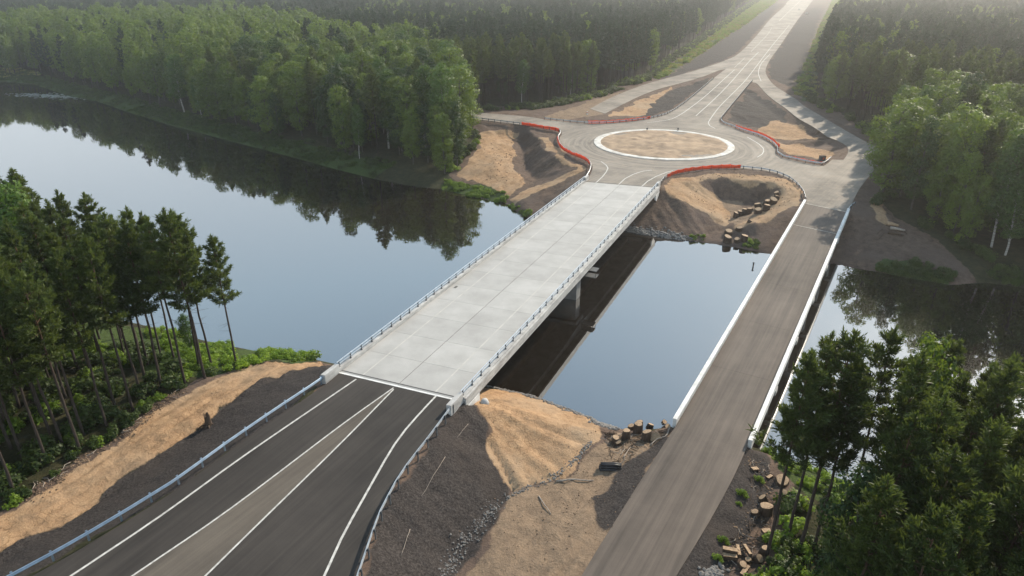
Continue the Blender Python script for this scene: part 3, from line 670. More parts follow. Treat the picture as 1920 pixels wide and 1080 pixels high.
# ------------------------------------------------------------------ river
def water_material():
    m = bpy.data.materials.new('river water'); m.use_nodes = True; nt = m.node_tree; nt.nodes.clear()
    out = nn(nt, 'ShaderNodeOutputMaterial'); d = nn(nt, 'ShaderNodeBsdfDiffuse'); g = nn(nt, 'ShaderNodeBsdfGlossy'); ms = nn(nt, 'ShaderNodeMixShader')
    d.inputs[0].default_value = (0.012, 0.009, 0.006, 1); g.inputs['Roughness'].default_value = 0.015
    g.inputs['Color'].default_value = (0.95, 0.97, 1.0, 1)
    lw = nn(nt, 'ShaderNodeFresnel'); lw.inputs[0].default_value = 3.6
    nt.links.new(lw.outputs[0], ms.inputs[0]); nt.links.new(d.outputs[0], ms.inputs[1]); nt.links.new(g.outputs[0], ms.inputs[2]); nt.links.new(ms.outputs[0], out.inputs[0])
    co = nn(nt, 'ShaderNodeTexCoord').outputs['Object']
    b = nn(nt, 'ShaderNodeBump'); b.inputs['Strength'].default_value = 0.10; b.inputs['Distance'].default_value = 0.05
    nt.links.new(noise(nt, co, 0.55, 3, 0.5), b.inputs['Height'])
    for n in (g, lw): nt.links.new(b.outputs[0], n.inputs['Normal'])
    return m
wx, wy = np.meshgrid(np.linspace(-880, 880, 12), np.linspace(-140, 640, 8))
V = np.stack([wx, wy, np.zeros_like(wx)], -1).reshape(-1, 3); n = wx.shape[1]
ii = (np.arange(wx.shape[0] - 1)[:, None] * n + np.arange(n - 1)[None, :]).ravel()
river = link(bpy.data.objects.new('river', tri_mesh_np('river', V, np.stack([ii, ii + 1, ii + n + 1, ii + n], 1), water_material()))); river['kind'] = 'structure'

# ------------------------------------------------------------------ roads
road = poly_sheet('approach_road', near_poly, [], M['asphalt_new'], flat); road['kind'] = 'structure'
gore = PL([(248, 1080), (433, 953), (640, 797), (738, 727)]); gore2 = PL([(738, 730), (640, 830), (500, 967), (385, 1080)])
gore = ext(gore, 14, False); gore2 = ext(gore2, 14)
g_poly = dens(gore, 3) + dens(gore2, 3)
poly_sheet('hatched_area', g_poly, [], M['asphalt_gore'], flat, road, None, 0, 0.006)
for pl, w in (([(133, 1080), (300, 968), (467, 848), (640, 730), (668, 711)], 0.2), ([(608, 1080), (640, 1010), (680, 937), (740, 833), (780, 783), (818, 742)], 0.2)):
    strip('lane_marking', dens(ext(PL(pl), 14, False), 2), w, M['paint'], road)
strip('lane_marking', dens(gore, 2), 0.16, M['paint'], road); strip('lane_marking', dens(gore2, 2), 0.16, M['paint'], road)
temp = poly_sheet('temporary_road', temp_poly, [], M['asphalt_temp'], lambda x, y: np.full(np.shape(x), Z2N)); temp['kind'] = 'structure'
rb = poly_sheet('roundabout_road', ring_poly, [ne_poly], M['asphalt_ring'], zroad, None, 4.0); rb['kind'] = 'structure'
LINES = [[(1117, 343), (1130, 331), (1137, 322), (1140, 315), (1136, 309), (1127, 303)], [(1160, 346), (1172, 335), (1187, 327), (1205, 321), (1222, 319)], [(1203, 350), (1214, 340), (1230, 331), (1250, 323), (1262, 320)],
    [(1214, 230), (1252, 225), (1272, 217), (1293, 203), (1325, 178), (1359, 147), (1377, 131)], [(1377, 127), (1397, 108)], [(1408, 97), (1438, 66), (1447, 52)], [(1305, 217), (1335, 190), (1366, 159), (1404, 116), (1422, 98)],
    [(1341, 241), (1331, 236), (1328, 231), (1332, 223), (1352, 197), (1390, 159), (1407, 139), (1435, 102), (1454, 78), (1480, 47)], [(1457, 45), (1480, 46.5)], [(1427, 152), (1422, 138), (1424, 127), (1429, 117), (1444, 101)],
    [(1461, 39), (1482, 19), (1500, 2)], [(1401, 257), (1423, 270), (1431, 278), (1432, 284), (1429, 289), (1420, 295)]]
for pl in LINES: strip('lane_marking', dens([np.array((q[0], q[1], float(zroad(q[0], q[1])))) for q in PL(pl)], 2.5), 0.24 if pl[0][1] > 60 else 0.5, M['paint'] if len(pl) > 4 else M['paint_worn'], rb, 0.02)

# ------------------------------------------------------------------ central island
isl = empty('roundabout_island', (IC[0], IC[1], ZR)); tag(isl, 'round sandy island with white kerb ring in the middle of the roundabout', 'traffic island')
n = 96; V = []; F = []
prof = [(1.0, -0.05), (1.0, 0.13), (0.985, 0.16), (0.915, 0.19), (0.90, 0.10)]
for i in range(n):
    a = 2 * math.pi * i / n
    for r, z in prof: V.append((IRX * r * math.cos(a), IRY * r * math.sin(a), z))
k = len(prof)
for i in range(n):
    for j in range(k - 1):
        F.append((i * k + j, ((i + 1) % n) * k + j, ((i + 1) % n) * k + j + 1, i * k + j + 1))
mobj('kerb_ring', V, F, simple('dusty white kerb', (0.66, 0.64, 0.60), (0.42, 0.385, 0.34), 0.5, 0.8), isl)
M['island_sand'] = simple('island sand', (0.40, 0.285, 0.185), (0.21, 0.148, 0.098), 0.35, 0.95, 0.7)
V = [(0, 0, 0.55)]; F = []; rings = 26
for j in range(1, rings + 1):
    r = 0.903 * j / rings
    for i in range(n):
        a = 2 * math.pi * i / n; x, y = IRX * r * math.cos(a), IRY * r * math.sin(a)
        z = 0.12 + 0.45 * (1 - (j / rings) ** 2) + (0.55 * float(fbm(x, y, 5.0, 2, 4)) if j < rings else 0)
        V.append((x, y, z))
for i in range(n): F.append((0, 1 + i, 1 + (i + 1) % n))
for j in range(rings - 1):
    for i in range(n):
        a = 1 + j * n + i; b = 1 + j * n + (i + 1) % n; F.append((a, a + n, b + n, b))
mobj('sand_mound', V, F, M['island_sand'], isl, True)

# ------------------------------------------------------------------ main bridge
br = empty('concrete_bridge', (0, 0, 0)); tag(br, 'wide pale concrete bridge with slab deck crossing the dark river', 'bridge')
L1 = float(np.linalg.norm(((C1 + D1) - (A1 + B1)) / 2)); W1 = float(np.linalg.norm(B1 - A1))
NS = 16
def tb(m): return m / W1                       # metres across -> t
def quad(s0, s1, t0, t1): return [BR(s0, t0), BR(s0, t1), BR(s1, t1), BR(s1, t0)]
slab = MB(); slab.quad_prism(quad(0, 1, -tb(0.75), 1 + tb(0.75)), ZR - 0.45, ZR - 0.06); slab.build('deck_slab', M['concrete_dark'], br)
deckmats = [simple('deck panel concrete %d' % i, tuple(c * q for c in (0.418, 0.404, 0.382)), tuple(c * q for c in (0.338, 0.325, 0.305)), 0.30, 0.7, 0.04) for i, q in enumerate((0.96, 1.0, 1.04))]
g = 0.03
jt = MB(); jt.quad_prism(quad(0.002, 0.998, tb(0.02), 1 - tb(0.02)), ZR - 0.06, ZR - 0.035); jt.build('joint_filler', M['joint'], br)
for i in range(NS):
    for (t0, t1) in ((0, 0.5), (0.5, 1)):
        s0, s1 = i / NS + (g / 2) / L1, (i + 1) / NS - (g / 2) / L1
        m = MB(); m.quad_prism(quad(s0, s1, t0 + tb(0.035), t1 - tb(0.035)), ZR - 0.04, ZR + 0.0); m.build('deck_panel', deckmats[random.randrange(3)], br)
for ta in (0.185, 0.80):
    strip('faint_marking', [BR(s, ta, ZR) for s in np.linspace(0.004, 0.996, 30)], 0.16, M['paint_faint'], br, 0.006)
for s, mt, w in ((-0.0022, M['white'], 0.28), (0.0035, M['joint'], 0.16), (1.004, M['joint'], 0.3)):
    strip('expansion_joint', [BR(s, t, ZR) for t in (0.0, 0.5, 1.0)], w, mt, br, 0.02)
# kerbs (edge beams) with railing
for side in (0, 1):
    sg = -1 if side == 0 else 1
    def T(m): return (0.0 - tb(m)) if side == 0 else (1.0 + tb(m))
    nseg = 12
    eb = MB()
    q = lambda s0, s1, m0, m1: [BR(s0, T(m0)), BR(s0, T(m1)), BR(s1, T(m1)), BR(s1, T(m0))] if side else [BR(s0, T(m1)), BR(s0, T(m0)), BR(s1, T(m0)), BR(s1, T(m1))]
    for i in range(nseg):
        s0, s1 = i / nseg + 0.01 / L1, (i + 1) / nseg - 0.01 / L1
        m = MB(); m.quad_prism(q(s0, s1, 0.02, 0.62), ZR - 0.05, ZR + 0.42)
        m.quad_prism(q(s0, s1, 0.622, 0.86), ZR - 0.75, ZR + 0.30); m.build('edge_beam', M['concrete_side'], br)
    rail = MB()
    rail.sweep([(-0.05, -0.05), (0.05, -0.05), (0.05, 0.05), (-0.05, 0.05)], [BR(s, T(0.32), ZR + 1.13) for s in np.linspace(0.0, 1.0, 24)])
    rail.sweep([(-0.035, -0.05), (0.035, -0.05), (0.035, 0.05), (-0.035, 0.05)], [BR(s, T(0.32), ZR + 0.78) for s in np.linspace(0.0, 1.0, 24)])
    ro = rail.build('railing', M['steel_rail'], br)
    npst = 40; hd = math.atan2(C1[1] - A1[1], C1[0] - A1[0])
    pd = MB(); pd.box((0, 0, 0.36), (0.10, 0.12, 0.72)); pd.box((0, 0, 0.012), (0.26, 0.22, 0.024)); pdat = pd.data('post', M['steel_dark'])
    for i in range(npst + 1):
        o = link(bpy.data.objects.new('post', pdat), ro); p = BR(0.004 + 0.992 * i / npst, T(0.32), ZR + 0.42); o.location = p; o.rotation_euler = (0, 0, hd)
    # concrete end blocks
    for s0, s1 in ((-0.030, 0.0), (1.0, 1.024)):
        m = MB(); z1 = [ZR + 1.0] * 4; m.quad_prism(q(s0, s1 - 0.0003, 0.0, 0.55), ZR - 1.2, ZR + 0.95); m.build('end_block', M['concrete_side'], br)
# girders, pier, abutments
for tg in (0.06, 0.35, 0.65, 0.94):
    m = MB(); K = 24; path = [BR(s, tg) for s in np.linspace(0.006, 0.994, K)]
    for i in range(K - 1):
        s0, s1 = 0.006 + 0.988 * i / (K - 1), 0.006 + 0.988 * (i + 1) / (K - 1)
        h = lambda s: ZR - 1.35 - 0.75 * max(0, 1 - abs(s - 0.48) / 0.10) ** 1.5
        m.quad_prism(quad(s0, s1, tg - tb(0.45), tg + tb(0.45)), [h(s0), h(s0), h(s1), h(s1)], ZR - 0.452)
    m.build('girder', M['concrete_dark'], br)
pr = MB(); pr.quad_prism(quad(0.470, 0.492, 0.08, 0.93), -2.0, ZR - 2.7); pr.quad_prism(quad(0.462, 0.500, 0.05, 0.96), ZR - 2.698, ZR - 2.15)
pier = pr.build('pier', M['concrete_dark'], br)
# work platform hanging beside the pier head
m = MB(); ctr = BR(0.481, 1.0 + tb(0.9), ZR - 2.1)
m.box(ctr, (1.6, 2.0, 0.08), hd)
for a, b in ((-0.7, -0.9), (0.7, -0.9), (0.7, 0.9), (-0.7, 0.9)):
    c, s_ = math.cos(hd), math.sin(hd); q0 = ctr + np.array((a * c - b * s_, a * s_ + b * c, 0)); m.tube([q0, q0 + np.array((0, 0, 1.1))], 0.04)
m.box(ctr + np.array((0, 0, 1.1)), (1.6, 2.0, 0.05), hd); m.build('work_platform', M['steel_dark'], pier)
for s0, s1 in ((0.0, 0.010), (0.990, 1.0)):
    m = MB(); m.quad_prism(quad(s0, s1, -tb(0.6), 1 + tb(0.6)), 1.0, ZR - 0.455); m.build('abutment', M['concrete_side'], br)
for s0, s1, t in ((0.0, 0.035, 1 + tb(0.62)), (0.965, 1.0, 1 + tb(0.62)), (0.0, 0.035, -tb(0.92)), (0.965, 1.0, -tb(0.92))):
    m = MB(); zb = [2.6, 2.6, 4.6, 4.6] if s0 < 0.5 else [4.6, 4.6, 2.6, 2.6]; m.quad_prism(quad(s0, s1, t, t + tb(0.3)), zb, ZR - 0.752); m.build('wing_wall', M['white'], br)
# drainage cone beside the near abutment
m = MB(); c = BR(0.03, 1 + tb(1.6), 4.2)
m.tube([c, c + np.array((0.1, 0.05, 0.5)), c + np.array((0.1, 0.05, 0.9))], [0.55, 0.5, 0.3], 14); m.build('drain_chamber', M['concrete_side'], br, True)
m = MB(); p = BR(0.30, tb(0.8), ZR + 0.012); m.box(p, (0.7, 0.35, 0.02), hd); m.build('deck_drain', M['joint'], br)

# ------------------------------------------------------------------ temporary bridge
b2 = empty('temporary_bridge', (0, 0, 0)); tag(b2, 'narrow asphalt bridge with white parapets on slim piers at the right', 'bridge')
W2 = float(np.linalg.norm(B2 - A2)); L2 = float(np.linalg.norm(F2 - (A2 + B2) / 2)); h2 = math.atan2(d2[1], d2[0])
def q2(s0, s1, t0, t1): return [B2P(s0, t0), B2P(s0, t1), B2P(s1, t1), B2P(s1, t0)]
def pz(s0, s1, dz): return [B2P(s0, 0, dz)[2]] * 2 + [B2P(s1, 0, dz)[2]] * 2
NS2 = 6
for i in range(NS2):
    s0, s1 = i / NS2 + 0.00012, (i + 1) / NS2 - 0.00012
    sa = -0.008 if i == 0 else s0; m = MB(); m.quad_prism(q2(sa, s1, 0.0, 1.0), pz(s0, s1, -0.25), [z + (0.003 if i == 0 and k_ < 2 else 0.0) for k_, z in enumerate(pz(s0, s1, 0.0))]); m.build('deck_span', M['asphalt_temp'], b2)
    m = MB(); m.quad_prism(q2(s0, s1, -0.03, 1.03), pz(s0, s1, -0.85), pz(s0, s1, -0.252)); m.build('girder', M['concrete_dark'], b2)
    for t in (-0.055, 1.005):
        m = MB(); m.quad_prism(q2(s0, s1, t, t + 0.05), pz(s0, s1, -0.55), pz(s0, s1, 0.62)); 
        m.quad_prism(q2(s0, s1, t - 0.006, t + 0.056), pz(s0, s1, 0.622), pz(s0, s1, 0.74)); m.build('parapet', M['white'], b2)
for i in range(1, NS2):
    s = i / NS2; m = MB()
    m.quad_prism(q2(s - 0.008, s + 0.008, -0.06, 1.06), pz(s, s, -1.5), pz(s, s, -0.852))
    for t in (0.05, 0.5, 0.95):
        p = B2P(s, t); m.tube([(p[0], p[1], -2.2), (p[0], p[1], p[2] - 1.5)], 0.28, 10)
    m.build('pier', M['concrete_side'], b2)
for s0, s1 in ((0.0, 0.010), (0.990, 1.0)):
    m = MB(); m.quad_prism(q2(s0, s1, -0.06, 1.06), 0.0 if s0 < 0.5 else 2.5, pz(s0, s1, -0.852)); m.build('abutment', M['concrete_side'], b2)
strip('expansion_joint', [B2P(0.835, t) for t in (0.01, 0.5, 0.99)], 0.14, M['paint_faint'], b2, 0.01)
strip('expansion_joint', [B2P(0.998, t) for t in (0.01, 0.5, 0.99)], 0.2, M['paint_faint'], b2, 0.01)

# ------------------------------------------------------------------ guard rails
WPROF = [(0.0, -0.155), (0.055, -0.12), (0.055, -0.05), (0.015, 0.0), (0.055, 0.05), (0.055, 0.12), (0.0, 0.155), (-0.02, 0.155), (-0.02, -0.155)]
def guard_rail(label, path, spacing, side, beam_mat, post_mat, hgt=0.72, flip=False, group='guard rails'):
    """W-beam on posts; side = +1 when the posts stand to the right of the path"""
    path = [np.array(p, float) for p in path]; e = empty('guard_rail', path[0]); o0 = path[0]
    pl = resample(path, 1.2)
    prof = WPROF if side < 0 else [(-a, b) for a, b in WPROF][::-1]
    m = MB(); m.sweep([(a, b + hgt - 0.155) for a, b in prof], [p - o0 for p in pl]); m.build('beam', beam_mat, e)
    q = resample(path, spacing); pd = MB(); pd.box((0, 0, hgt / 2 - 0.1), (0.09, 0.16, hgt + 0.24)); pd.box((0.09 * 1, 0, hgt - 0.16), (0.10, 0.08, 0.20)); dat = pd.data('post', post_mat)
    for i in range(len(q)):
        d = q[min(i + 1, len(q) - 1)] - q[max(i - 1, 0)]; L = math.hypot(d[0], d[1]) or 1; rx, ry = d[1] / L, -d[0] / L
        o = link(bpy.data.objects.new('post', dat), e); o.location = q[i] - o0 + np.array((rx, ry, 0)) * 0.16 * side; o.rotation_euler = (0, 0, math.atan2(-ry * side, -rx * side))
    tag(e, label, 'guard rail', group); return e
def on(pts, off=0.0, z=None):
    """lift a plan path on to the pavement level, shifted to the right by off"""
    q = resample(pts, 2.0); out = []
    for i in range(len(q)):
        d = q[min(i + 1, len(q) - 1)] - q[max(i - 1, 0)]; L = math.hypot(d[0], d[1]) or 1; x, y = q[i][0] + d[1] / L * off, q[i][1] - d[0] / L * off
        out.append(np.array((x, y, float(zroad(x, y)) if z is None else z)))
    return out
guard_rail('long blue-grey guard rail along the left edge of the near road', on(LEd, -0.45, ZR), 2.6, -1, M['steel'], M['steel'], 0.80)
guard_rail('curved guard rail along the right edge of the near road above gravel slope', on(REd, 0.35, ZR), 2.0, 1, M['steel_rail'], M['steel_dark'], 0.80)
M['white_beam'] = simple('pale guard rail beam', (0.62, 0.63, 0.64), (0.45, 0.46, 0.48), 1.0, 0.5, 0, (1, 1, 1), 0.2)
def sub(pts, a, b):
    q = resample(pts, 1.0); n = len(q); return [q[i] for i in range(int(a * (n - 1)), int(b * (n - 1)) + 1)]
guard_rail('winding pale guard rail beside the sand slope left of the bridge', on(sub(SWw, 0.08, 0.99), 0.35), 2.2, 1, M['white_beam'], M['steel_dark'])
guard_rail('pale guard rail on the far left side of the roundabout', on(sub(NWw, 0.0, 1.0), -0.3), 2.2, -1, M['white_beam'], M['steel_dark'])
guard_rail('pale guard rail bending round the triangular dirt island', on(NEw, -0.35), 2.2, -1, M['white_beam'], M['steel_dark'])
guard_rail('long curved guard rail above the sandy pit between both bridges', on(sub(SEw, 0.02, 0.97), 0.35), 2.0, 1, M['white_beam'], M['steel_dark'])
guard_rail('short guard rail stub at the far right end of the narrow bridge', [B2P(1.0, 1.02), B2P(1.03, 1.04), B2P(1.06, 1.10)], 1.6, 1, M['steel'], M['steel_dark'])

# ------------------------------------------------------------------ orange safety nets
def safety_net(label, path, hgt=1.05):
    path = [np.array(p, float) for p in path]; o0 = path[0]; e = empty('safety_net', o0)
    q = resample(path, 0.3); rows = 5; per = 8
    for st in range(0, len(q) - 1, per):
        seg = q[st:st + per + 1]; n = len(seg); V = []; F = []; dzp = random.uniform(-0.10, 0.03); lean = random.uniform(-0.12, 0.12)
        if n < 3: continue
        for i in range(n):
            d = seg[min(i + 1, n - 1)] - seg[max(i - 1, 0)]; L = math.hypot(d[0], d[1]) or 1; rx, ry = d[1] / L, -d[0] / L; u = i / (n - 1)
            sag = 0.16 * math.sin(u * math.pi) * random.uniform(0.5, 1.1) - dzp
            for r in range(rows):
                f = r / (rows - 1); b = 0.07 * math.sin(i * 1.3 + f * 4) * f + lean * f
                V.append((seg[i][0] - o0[0] + rx * b, seg[i][1] - o0[1] + ry * b, seg[i][2] - o0[2] + 0.14 + f * (hgt - sag - 0.14)))
        for i in range(n - 1):
            for r in range(rows - 1): a = i * rows + r; F.append((a, a + rows, a + rows + 1, a + 1))
        ob = mobj('net_panel', V, F, M['net'], e, True); sm = ob.modifiers.new('thickness', 'SOLIDIFY'); sm.thickness = 0.02
    pd = MB(); pd.box((0, 0, hgt / 2), (0.05, 0.05, hgt + 0.1)); dat = pd.data('stake', M['wood_grey'])
    for p in resample(path, 2.4):
        s = link(bpy.data.objects.new('stake', dat), e); s.location = p - o0
    tag(e, label, 'safety net', 'orange safety nets'); return e
safety_net('orange net along the winding rail, upper stretch by the left road arm', on(dens(zl([(981, 234), (1007, 238), (1025, 241.5), (1044, 244), (1053, 248)]), 2), 0.7))
safety_net('orange net above the sand slope, running down to the wide bridge', on(dens(zl([(1049, 262), (1053, 274), (1062, 283), (1077, 291), (1096, 298), (1107, 304), (1111, 311)]), 2), 0.7))
safety_net('straight orange net on the far side of the roundabout', on(dens(zl([(1102, 231.5), (1127, 231.5), (1168, 228.5), (1218, 222.5)]), 2), 0.6))
safety_net('orange net on the triangular dirt island', on(dens(zl([(1375, 240), (1395, 247), (1414, 252), (1433, 260), (1447, 269), (1456, 278)]), 2), -0.7))
safety_net('orange net above the pit beside the wide bridge end', on(dens(zl([(1245, 334), (1258, 327), (1280, 322), (1317, 317), (1358, 315), (1386, 314)]), 2), 0.7))
safety_net('low sagging orange net at the near tip of the triangular island', on(dens(zl([(1468, 295), (1488, 299.5), (1516, 305), (1545, 309)]), 2), -1.0), 0.55)

# ------------------------------------------------------------------ tree prototypes
def leaf_quads(cen, nrm, size, rng, aspect=0.7):
    """small quads at cen (n,3) facing nrm (n,3)"""
    n = len(cen); nrm = nrm / (np.linalg.norm(nrm, axis=1, keepdims=True) + 1e-9)
    r = rng.normal(size=(n, 3)); a = np.cross(nrm, r); a /= (np.linalg.norm(a, axis=1, keepdims=True) + 1e-9); b = np.cross(nrm, a)
    s = (size * rng.uniform(0.6, 1.3, n))[:, None] / 2
    q = np.stack([cen - a * s, cen - b * s * aspect + a * s * 0.15, cen + a * s, cen + b * s * aspect + a * s * 0.15], 1)
    return q.reshape(-1, 3), np.arange(4 * n).reshape(n, 4)
def needles(base, dirs, length, width, rng):
    n = len(base); d = dirs / (np.linalg.norm(dirs, axis=1, keepdims=True) + 1e-9); r = rng.normal(size=(n, 3)); a = np.cross(d, r); a /= (np.linalg.norm(a, axis=1, keepdims=True) + 1e-9)
    l = (length * rng.uniform(0.7, 1.25, n))[:, None]; w = (width * rng.uniform(0.7, 1.3, n))[:, None]
    q = np.stack([base, base + d * l * 0.55 - a * w, base + d * l, base + d * l * 0.55 + a * w], 1)
    return q.reshape(-1, 3), np.arange(4 * n).reshape(n, 4)
def join_np(parts):
    V = []; F = []; b = 0
    for v, f in parts: V.append(v); F.append(f + b); b += len(v)
    return np.concatenate(V), np.concatenate(F)
def tube_np(pts, rad, n=5):
    m = MB(); m.tube(pts, rad, n, False); return np.array(m.v), np.array([f for f in m.f if len(f) == 4])

def pine_proto(seed, hgt=20.0, crown0=0.5, wid=2.3, nb=46, tufts=7, nn_=14, nl=0.46, nw=0.075, dead=True, mat='pine'):
    rng = np.random.default_rng(seed); k = 9; zs = np.linspace(0, hgt, k); bx = np.cumsum(rng.normal(0, 0.05, k)); by = np.cumsum(rng.normal(0, 0.05, k)); bx -= bx[0]; by -= by[0]
    rad = 0.125 * (1 - zs / hgt) ** 0.7 + 0.018
    tr = [tube_np(list(zip(bx, by, zs)), list(rad), 7)]; cr = []
    axis_at = lambda z: np.array((np.interp(z, zs, bx), np.interp(z, zs, by), z))
    ph = rng.uniform(0, 6.28); per = 5; nwh = max(1, nb // per)
    for i in range(nwh * per):
        f = min(0.999, (i // per + rng.uniform(-0.22, 0.22) + 0.3) / nwh); f = max(0.0, f); z = hgt * (crown0 + (0.97 - crown0) * f)
        prof = (min(1.0, (f + 0.15) / 0.32) ** 0.8) * (1 - max(0, f - 0.22) / 0.78) ** 0.66 + 0.09
        L = wid * prof * rng.uniform(0.5, 1.35) * (0.5 if rng.random() < 0.18 else 1.0); ph += 2 * math.pi / per + rng.uniform(-0.35, 0.35); up = rng.uniform(0.0, 0.25) + 0.75 * f - 0.08
        p0 = axis_at(z); dh = np.array((math.cos(ph), math.sin(ph), 0)); d = dh + np.array((0, 0, up)); d /= np.linalg.norm(d)
        mid = p0 + d * L * 0.5 + np.array((0, 0, -0.08 * L)); end = p0 + d * L + np.array((0, 0, 0.16 * L))
        tr.append(tube_np([p0, mid, end], [0.045, 0.028, 0.01], 3))
        nt_ = max(3, int(tufts * (0.45 + 0.8 * prof)))
        for j in range(nt_):
            g = 0.38 + 0.62 * (j + rng.uniform(0, 1)) / nt_; c = p0 + (mid - p0) * 2 * g if g < 0.5 else mid + (end - mid) * (2 * g - 1)
            side = np.cross(d, (0, 0, 1)) * rng.normal(0, 0.26 * L * (1.15 - 0.7 * g)); c = c + side + np.array((0, 0, rng.uniform(-0.04, 0.16)))
            dirs = rng.normal(size=(nn_, 3)) * 0.62 + d * 0.75 + np.array((0, 0, 0.6)); cr.append(needles(np.repeat(c[None], nn_, 0) + rng.normal(0, 0.09, (nn_, 3)), dirs, nl, nw, rng))
    for j in range(5):
        c = axis_at(hgt * (0.955 + 0.01 * j)); dirs = rng.normal(size=(nn_, 3)) * 0.5 + np.array((0, 0, 1.0)); cr.append(needles(np.repeat(c[None], nn_, 0), dirs, nl * 1.1, nw, rng))
    if dead:
        for i in range(9):
            z = hgt * rng.uniform(0.28, crown0 + 0.05); a = rng.uniform(0, 6.28); L = rng.uniform(0.4, 1.3); p0 = axis_at(z)
            tr.append(tube_np([p0, p0 + np.array((math.cos(a) * L, math.sin(a) * L, rng.uniform(-0.3, 0.15)))], [0.025, 0.008], 3))
    return make_proto('pine', join_np(tr), join_np(cr), M['bark_pine'], M[mat])

def make_proto(name, T, C, tm, cm):
    t = tri_mesh_np(name + '_trunk', T[0], T[1], tm, True); c = tri_mesh_np(name + '_crown', C[0], C[1], cm)
    V, F = join_np([T, C]); j = tri_mesh_np(name + '_tree', V, F, tm); j.materials.append(cm)
    mi = np.zeros(len(F), np.int32); mi[len(T[1]):] = 1; j.polygons.foreach_set('material_index', mi)
    return t, c, j

def leafy_proto(seed, hgt=18.0, crown0=0.28, wid=3.0, nc=42, nlf=95, ls=0.34, bark='bark_birch', mat='leaf', cs=1.0):
    rng = np.random.default_rng(seed); k = 8; zs = np.linspace(0, hgt * 0.93, k); bx = np.cumsum(rng.normal(0, 0.14, k)); by = np.cumsum(rng.normal(0, 0.14, k)); bx -= bx[0]; by -= by[0]
    tr = [tube_np(list(zip(bx, by, zs)), list(0.17 * (1 - zs / hgt) ** 0.8 + 0.015), 6)]; cr = []; ph = 0
    ax = lambda z: np.array((np.interp(z, zs, bx), np.interp(z, zs, by), z))
    for i in range(nc):
        f = (i + rng.uniform(0, 1)) / nc; z = hgt * (crown0 + (1.0 - crown0) * f)
        prof = max(0.10, 1 - abs((f - 0.47) / 0.56) ** 2.3) ** 0.6; ph += 2.4 + rng.uniform(-0.4, 0.4)
        rr = wid * prof * rng.uniform(0.45, 1.0); c = ax(min(z, hgt * 0.93)); p0 = ax(max(0.2 * hgt, z - 0.35 * rr - 1.2)); c = np.array((c[0] + math.cos(ph) * rr, c[1] + math.sin(ph) * rr, z + rng.uniform(-0.3, 0.3)))
        if rr > 0.8: tr.append(tube_np([p0, (p0 + c) / 2 + np.array((0, 0, 0.25)), c], [0.05, 0.03, 0.012], 3))
        R_ = cs * rng.uniform(0.75, 1.35) * (0.6 + 0.5 * prof); n = int(nlf * R_ * R_)
        u = rng.normal(size=(n, 3)); u /= np.linalg.norm(u, axis=1, keepdims=True); rad = R_ * rng.uniform(0.35, 1.0, n)[:, None] ** 0.6
        cen = c + u * rad * np.array((1, 1, 0.9)); out = cen - np.array((0, 0, 0)) - ax(z); out[:, 2] *= 0.4
        nr = u * 1.0 + rng.normal(size=(n, 3)) * 0.28 + np.array((0, 0, 0.35)) + out * 0.22
        cr.append(leaf_quads(cen, nr, ls, rng))
    return make_proto('leafy', join_np(tr), join_np(cr), M[bark], M[mat])

PINE = [pine_proto(s, 20, c0, w, nb, 10, 18, 0.46, 0.046) for s, c0, w, nb in ((1, 0.52, 2.0, 45), (2, 0.48, 1.8, 50), (3, 0.56, 2.15, 40), (4, 0.46, 2.0, 50), (5, 0.60, 1.8, 35), (6, 0.50, 1.7, 40))]
PINE_M = [pine_proto(s, 20, c0, w, nb, 8, 15, 0.55, 0.085) for s, c0, w, nb in ((1, 0.48, 2.1, 50), (2, 0.44, 1.9, 55), (3, 0.52, 2.3, 50), (4, 0.40, 2.1, 55), (5, 0.54, 1.9, 45))]
PINE_F = [pine_proto(s, 20, c0, w, 45, 4, 9, 0.80, 0.15, False, 'pine_far') for s, c0, w in ((11, 0.34, 2.5), (12, 0.40, 2.2), (13, 0.30, 2.6), (14, 0.44, 2.4))]
LEAFY = [leafy_proto(s, 18, c0, w, nc, 100, 0.36, bk, mt, 1.12) for s, c0, w, nc, bk, mt in ((21, 0.14, 2.9, 46, 'bark_dark', 'leaf'), (22, 0.26, 2.3, 36, 'bark_birch', 'leaf_b'), (23, 0.16, 3.3, 54, 'bark_dark', 'leaf'), (24, 0.16, 2.6, 42, 'bark_dark', 'leaf_c'), (25, 0.12, 3.1, 48, 'bark_dark', 'leaf'))]
LEAFY_F = [leafy_proto(s, 18, 0.24, w, 34, 34, 0.62, 'bark_dark', 'leaf', 1.2) for s, w in ((31, 2.9), (32, 3.2), (33, 2.6))]
def bush_proto(seed, r, n, ls, mat, flat_=0.75, stems=5):
    rng = np.random.default_rng(seed); cr = []
    for i in range(7):
        c = np.array((rng.normal(0, r * 0.45), rng.normal(0, r * 0.45), r * flat_ * rng.uniform(0.4, 1.0))); m = n // 7; u = rng.normal(size=(m, 3)); u /= np.linalg.norm(u, axis=1, keepdims=True)
        cen = c + u * r * 0.5 * rng.uniform(0.4, 1, m)[:, None]; cen[:, 2] = np.abs(cen[:, 2]); cr.append(leaf_quads(cen, u + np.array((0, 0, 0.8)) + rng.normal(size=(m, 3)) * 0.6, ls, rng))
    V, F = join_np(cr); return tri_mesh_np('bush', V, F, M[mat])
def grass_proto(seed, n, h, spread, mat, w=0.05):
    rng = np.random.default_rng(seed); base = np.c_[rng.normal(0, spread, (n, 2)), np.zeros(n)]; d = np.c_[rng.normal(0, 0.38, (n, 2)), np.ones(n)]
    V, F = needles(base, d, h, w, rng); return tri_mesh_np('grass', V, F, M[mat])

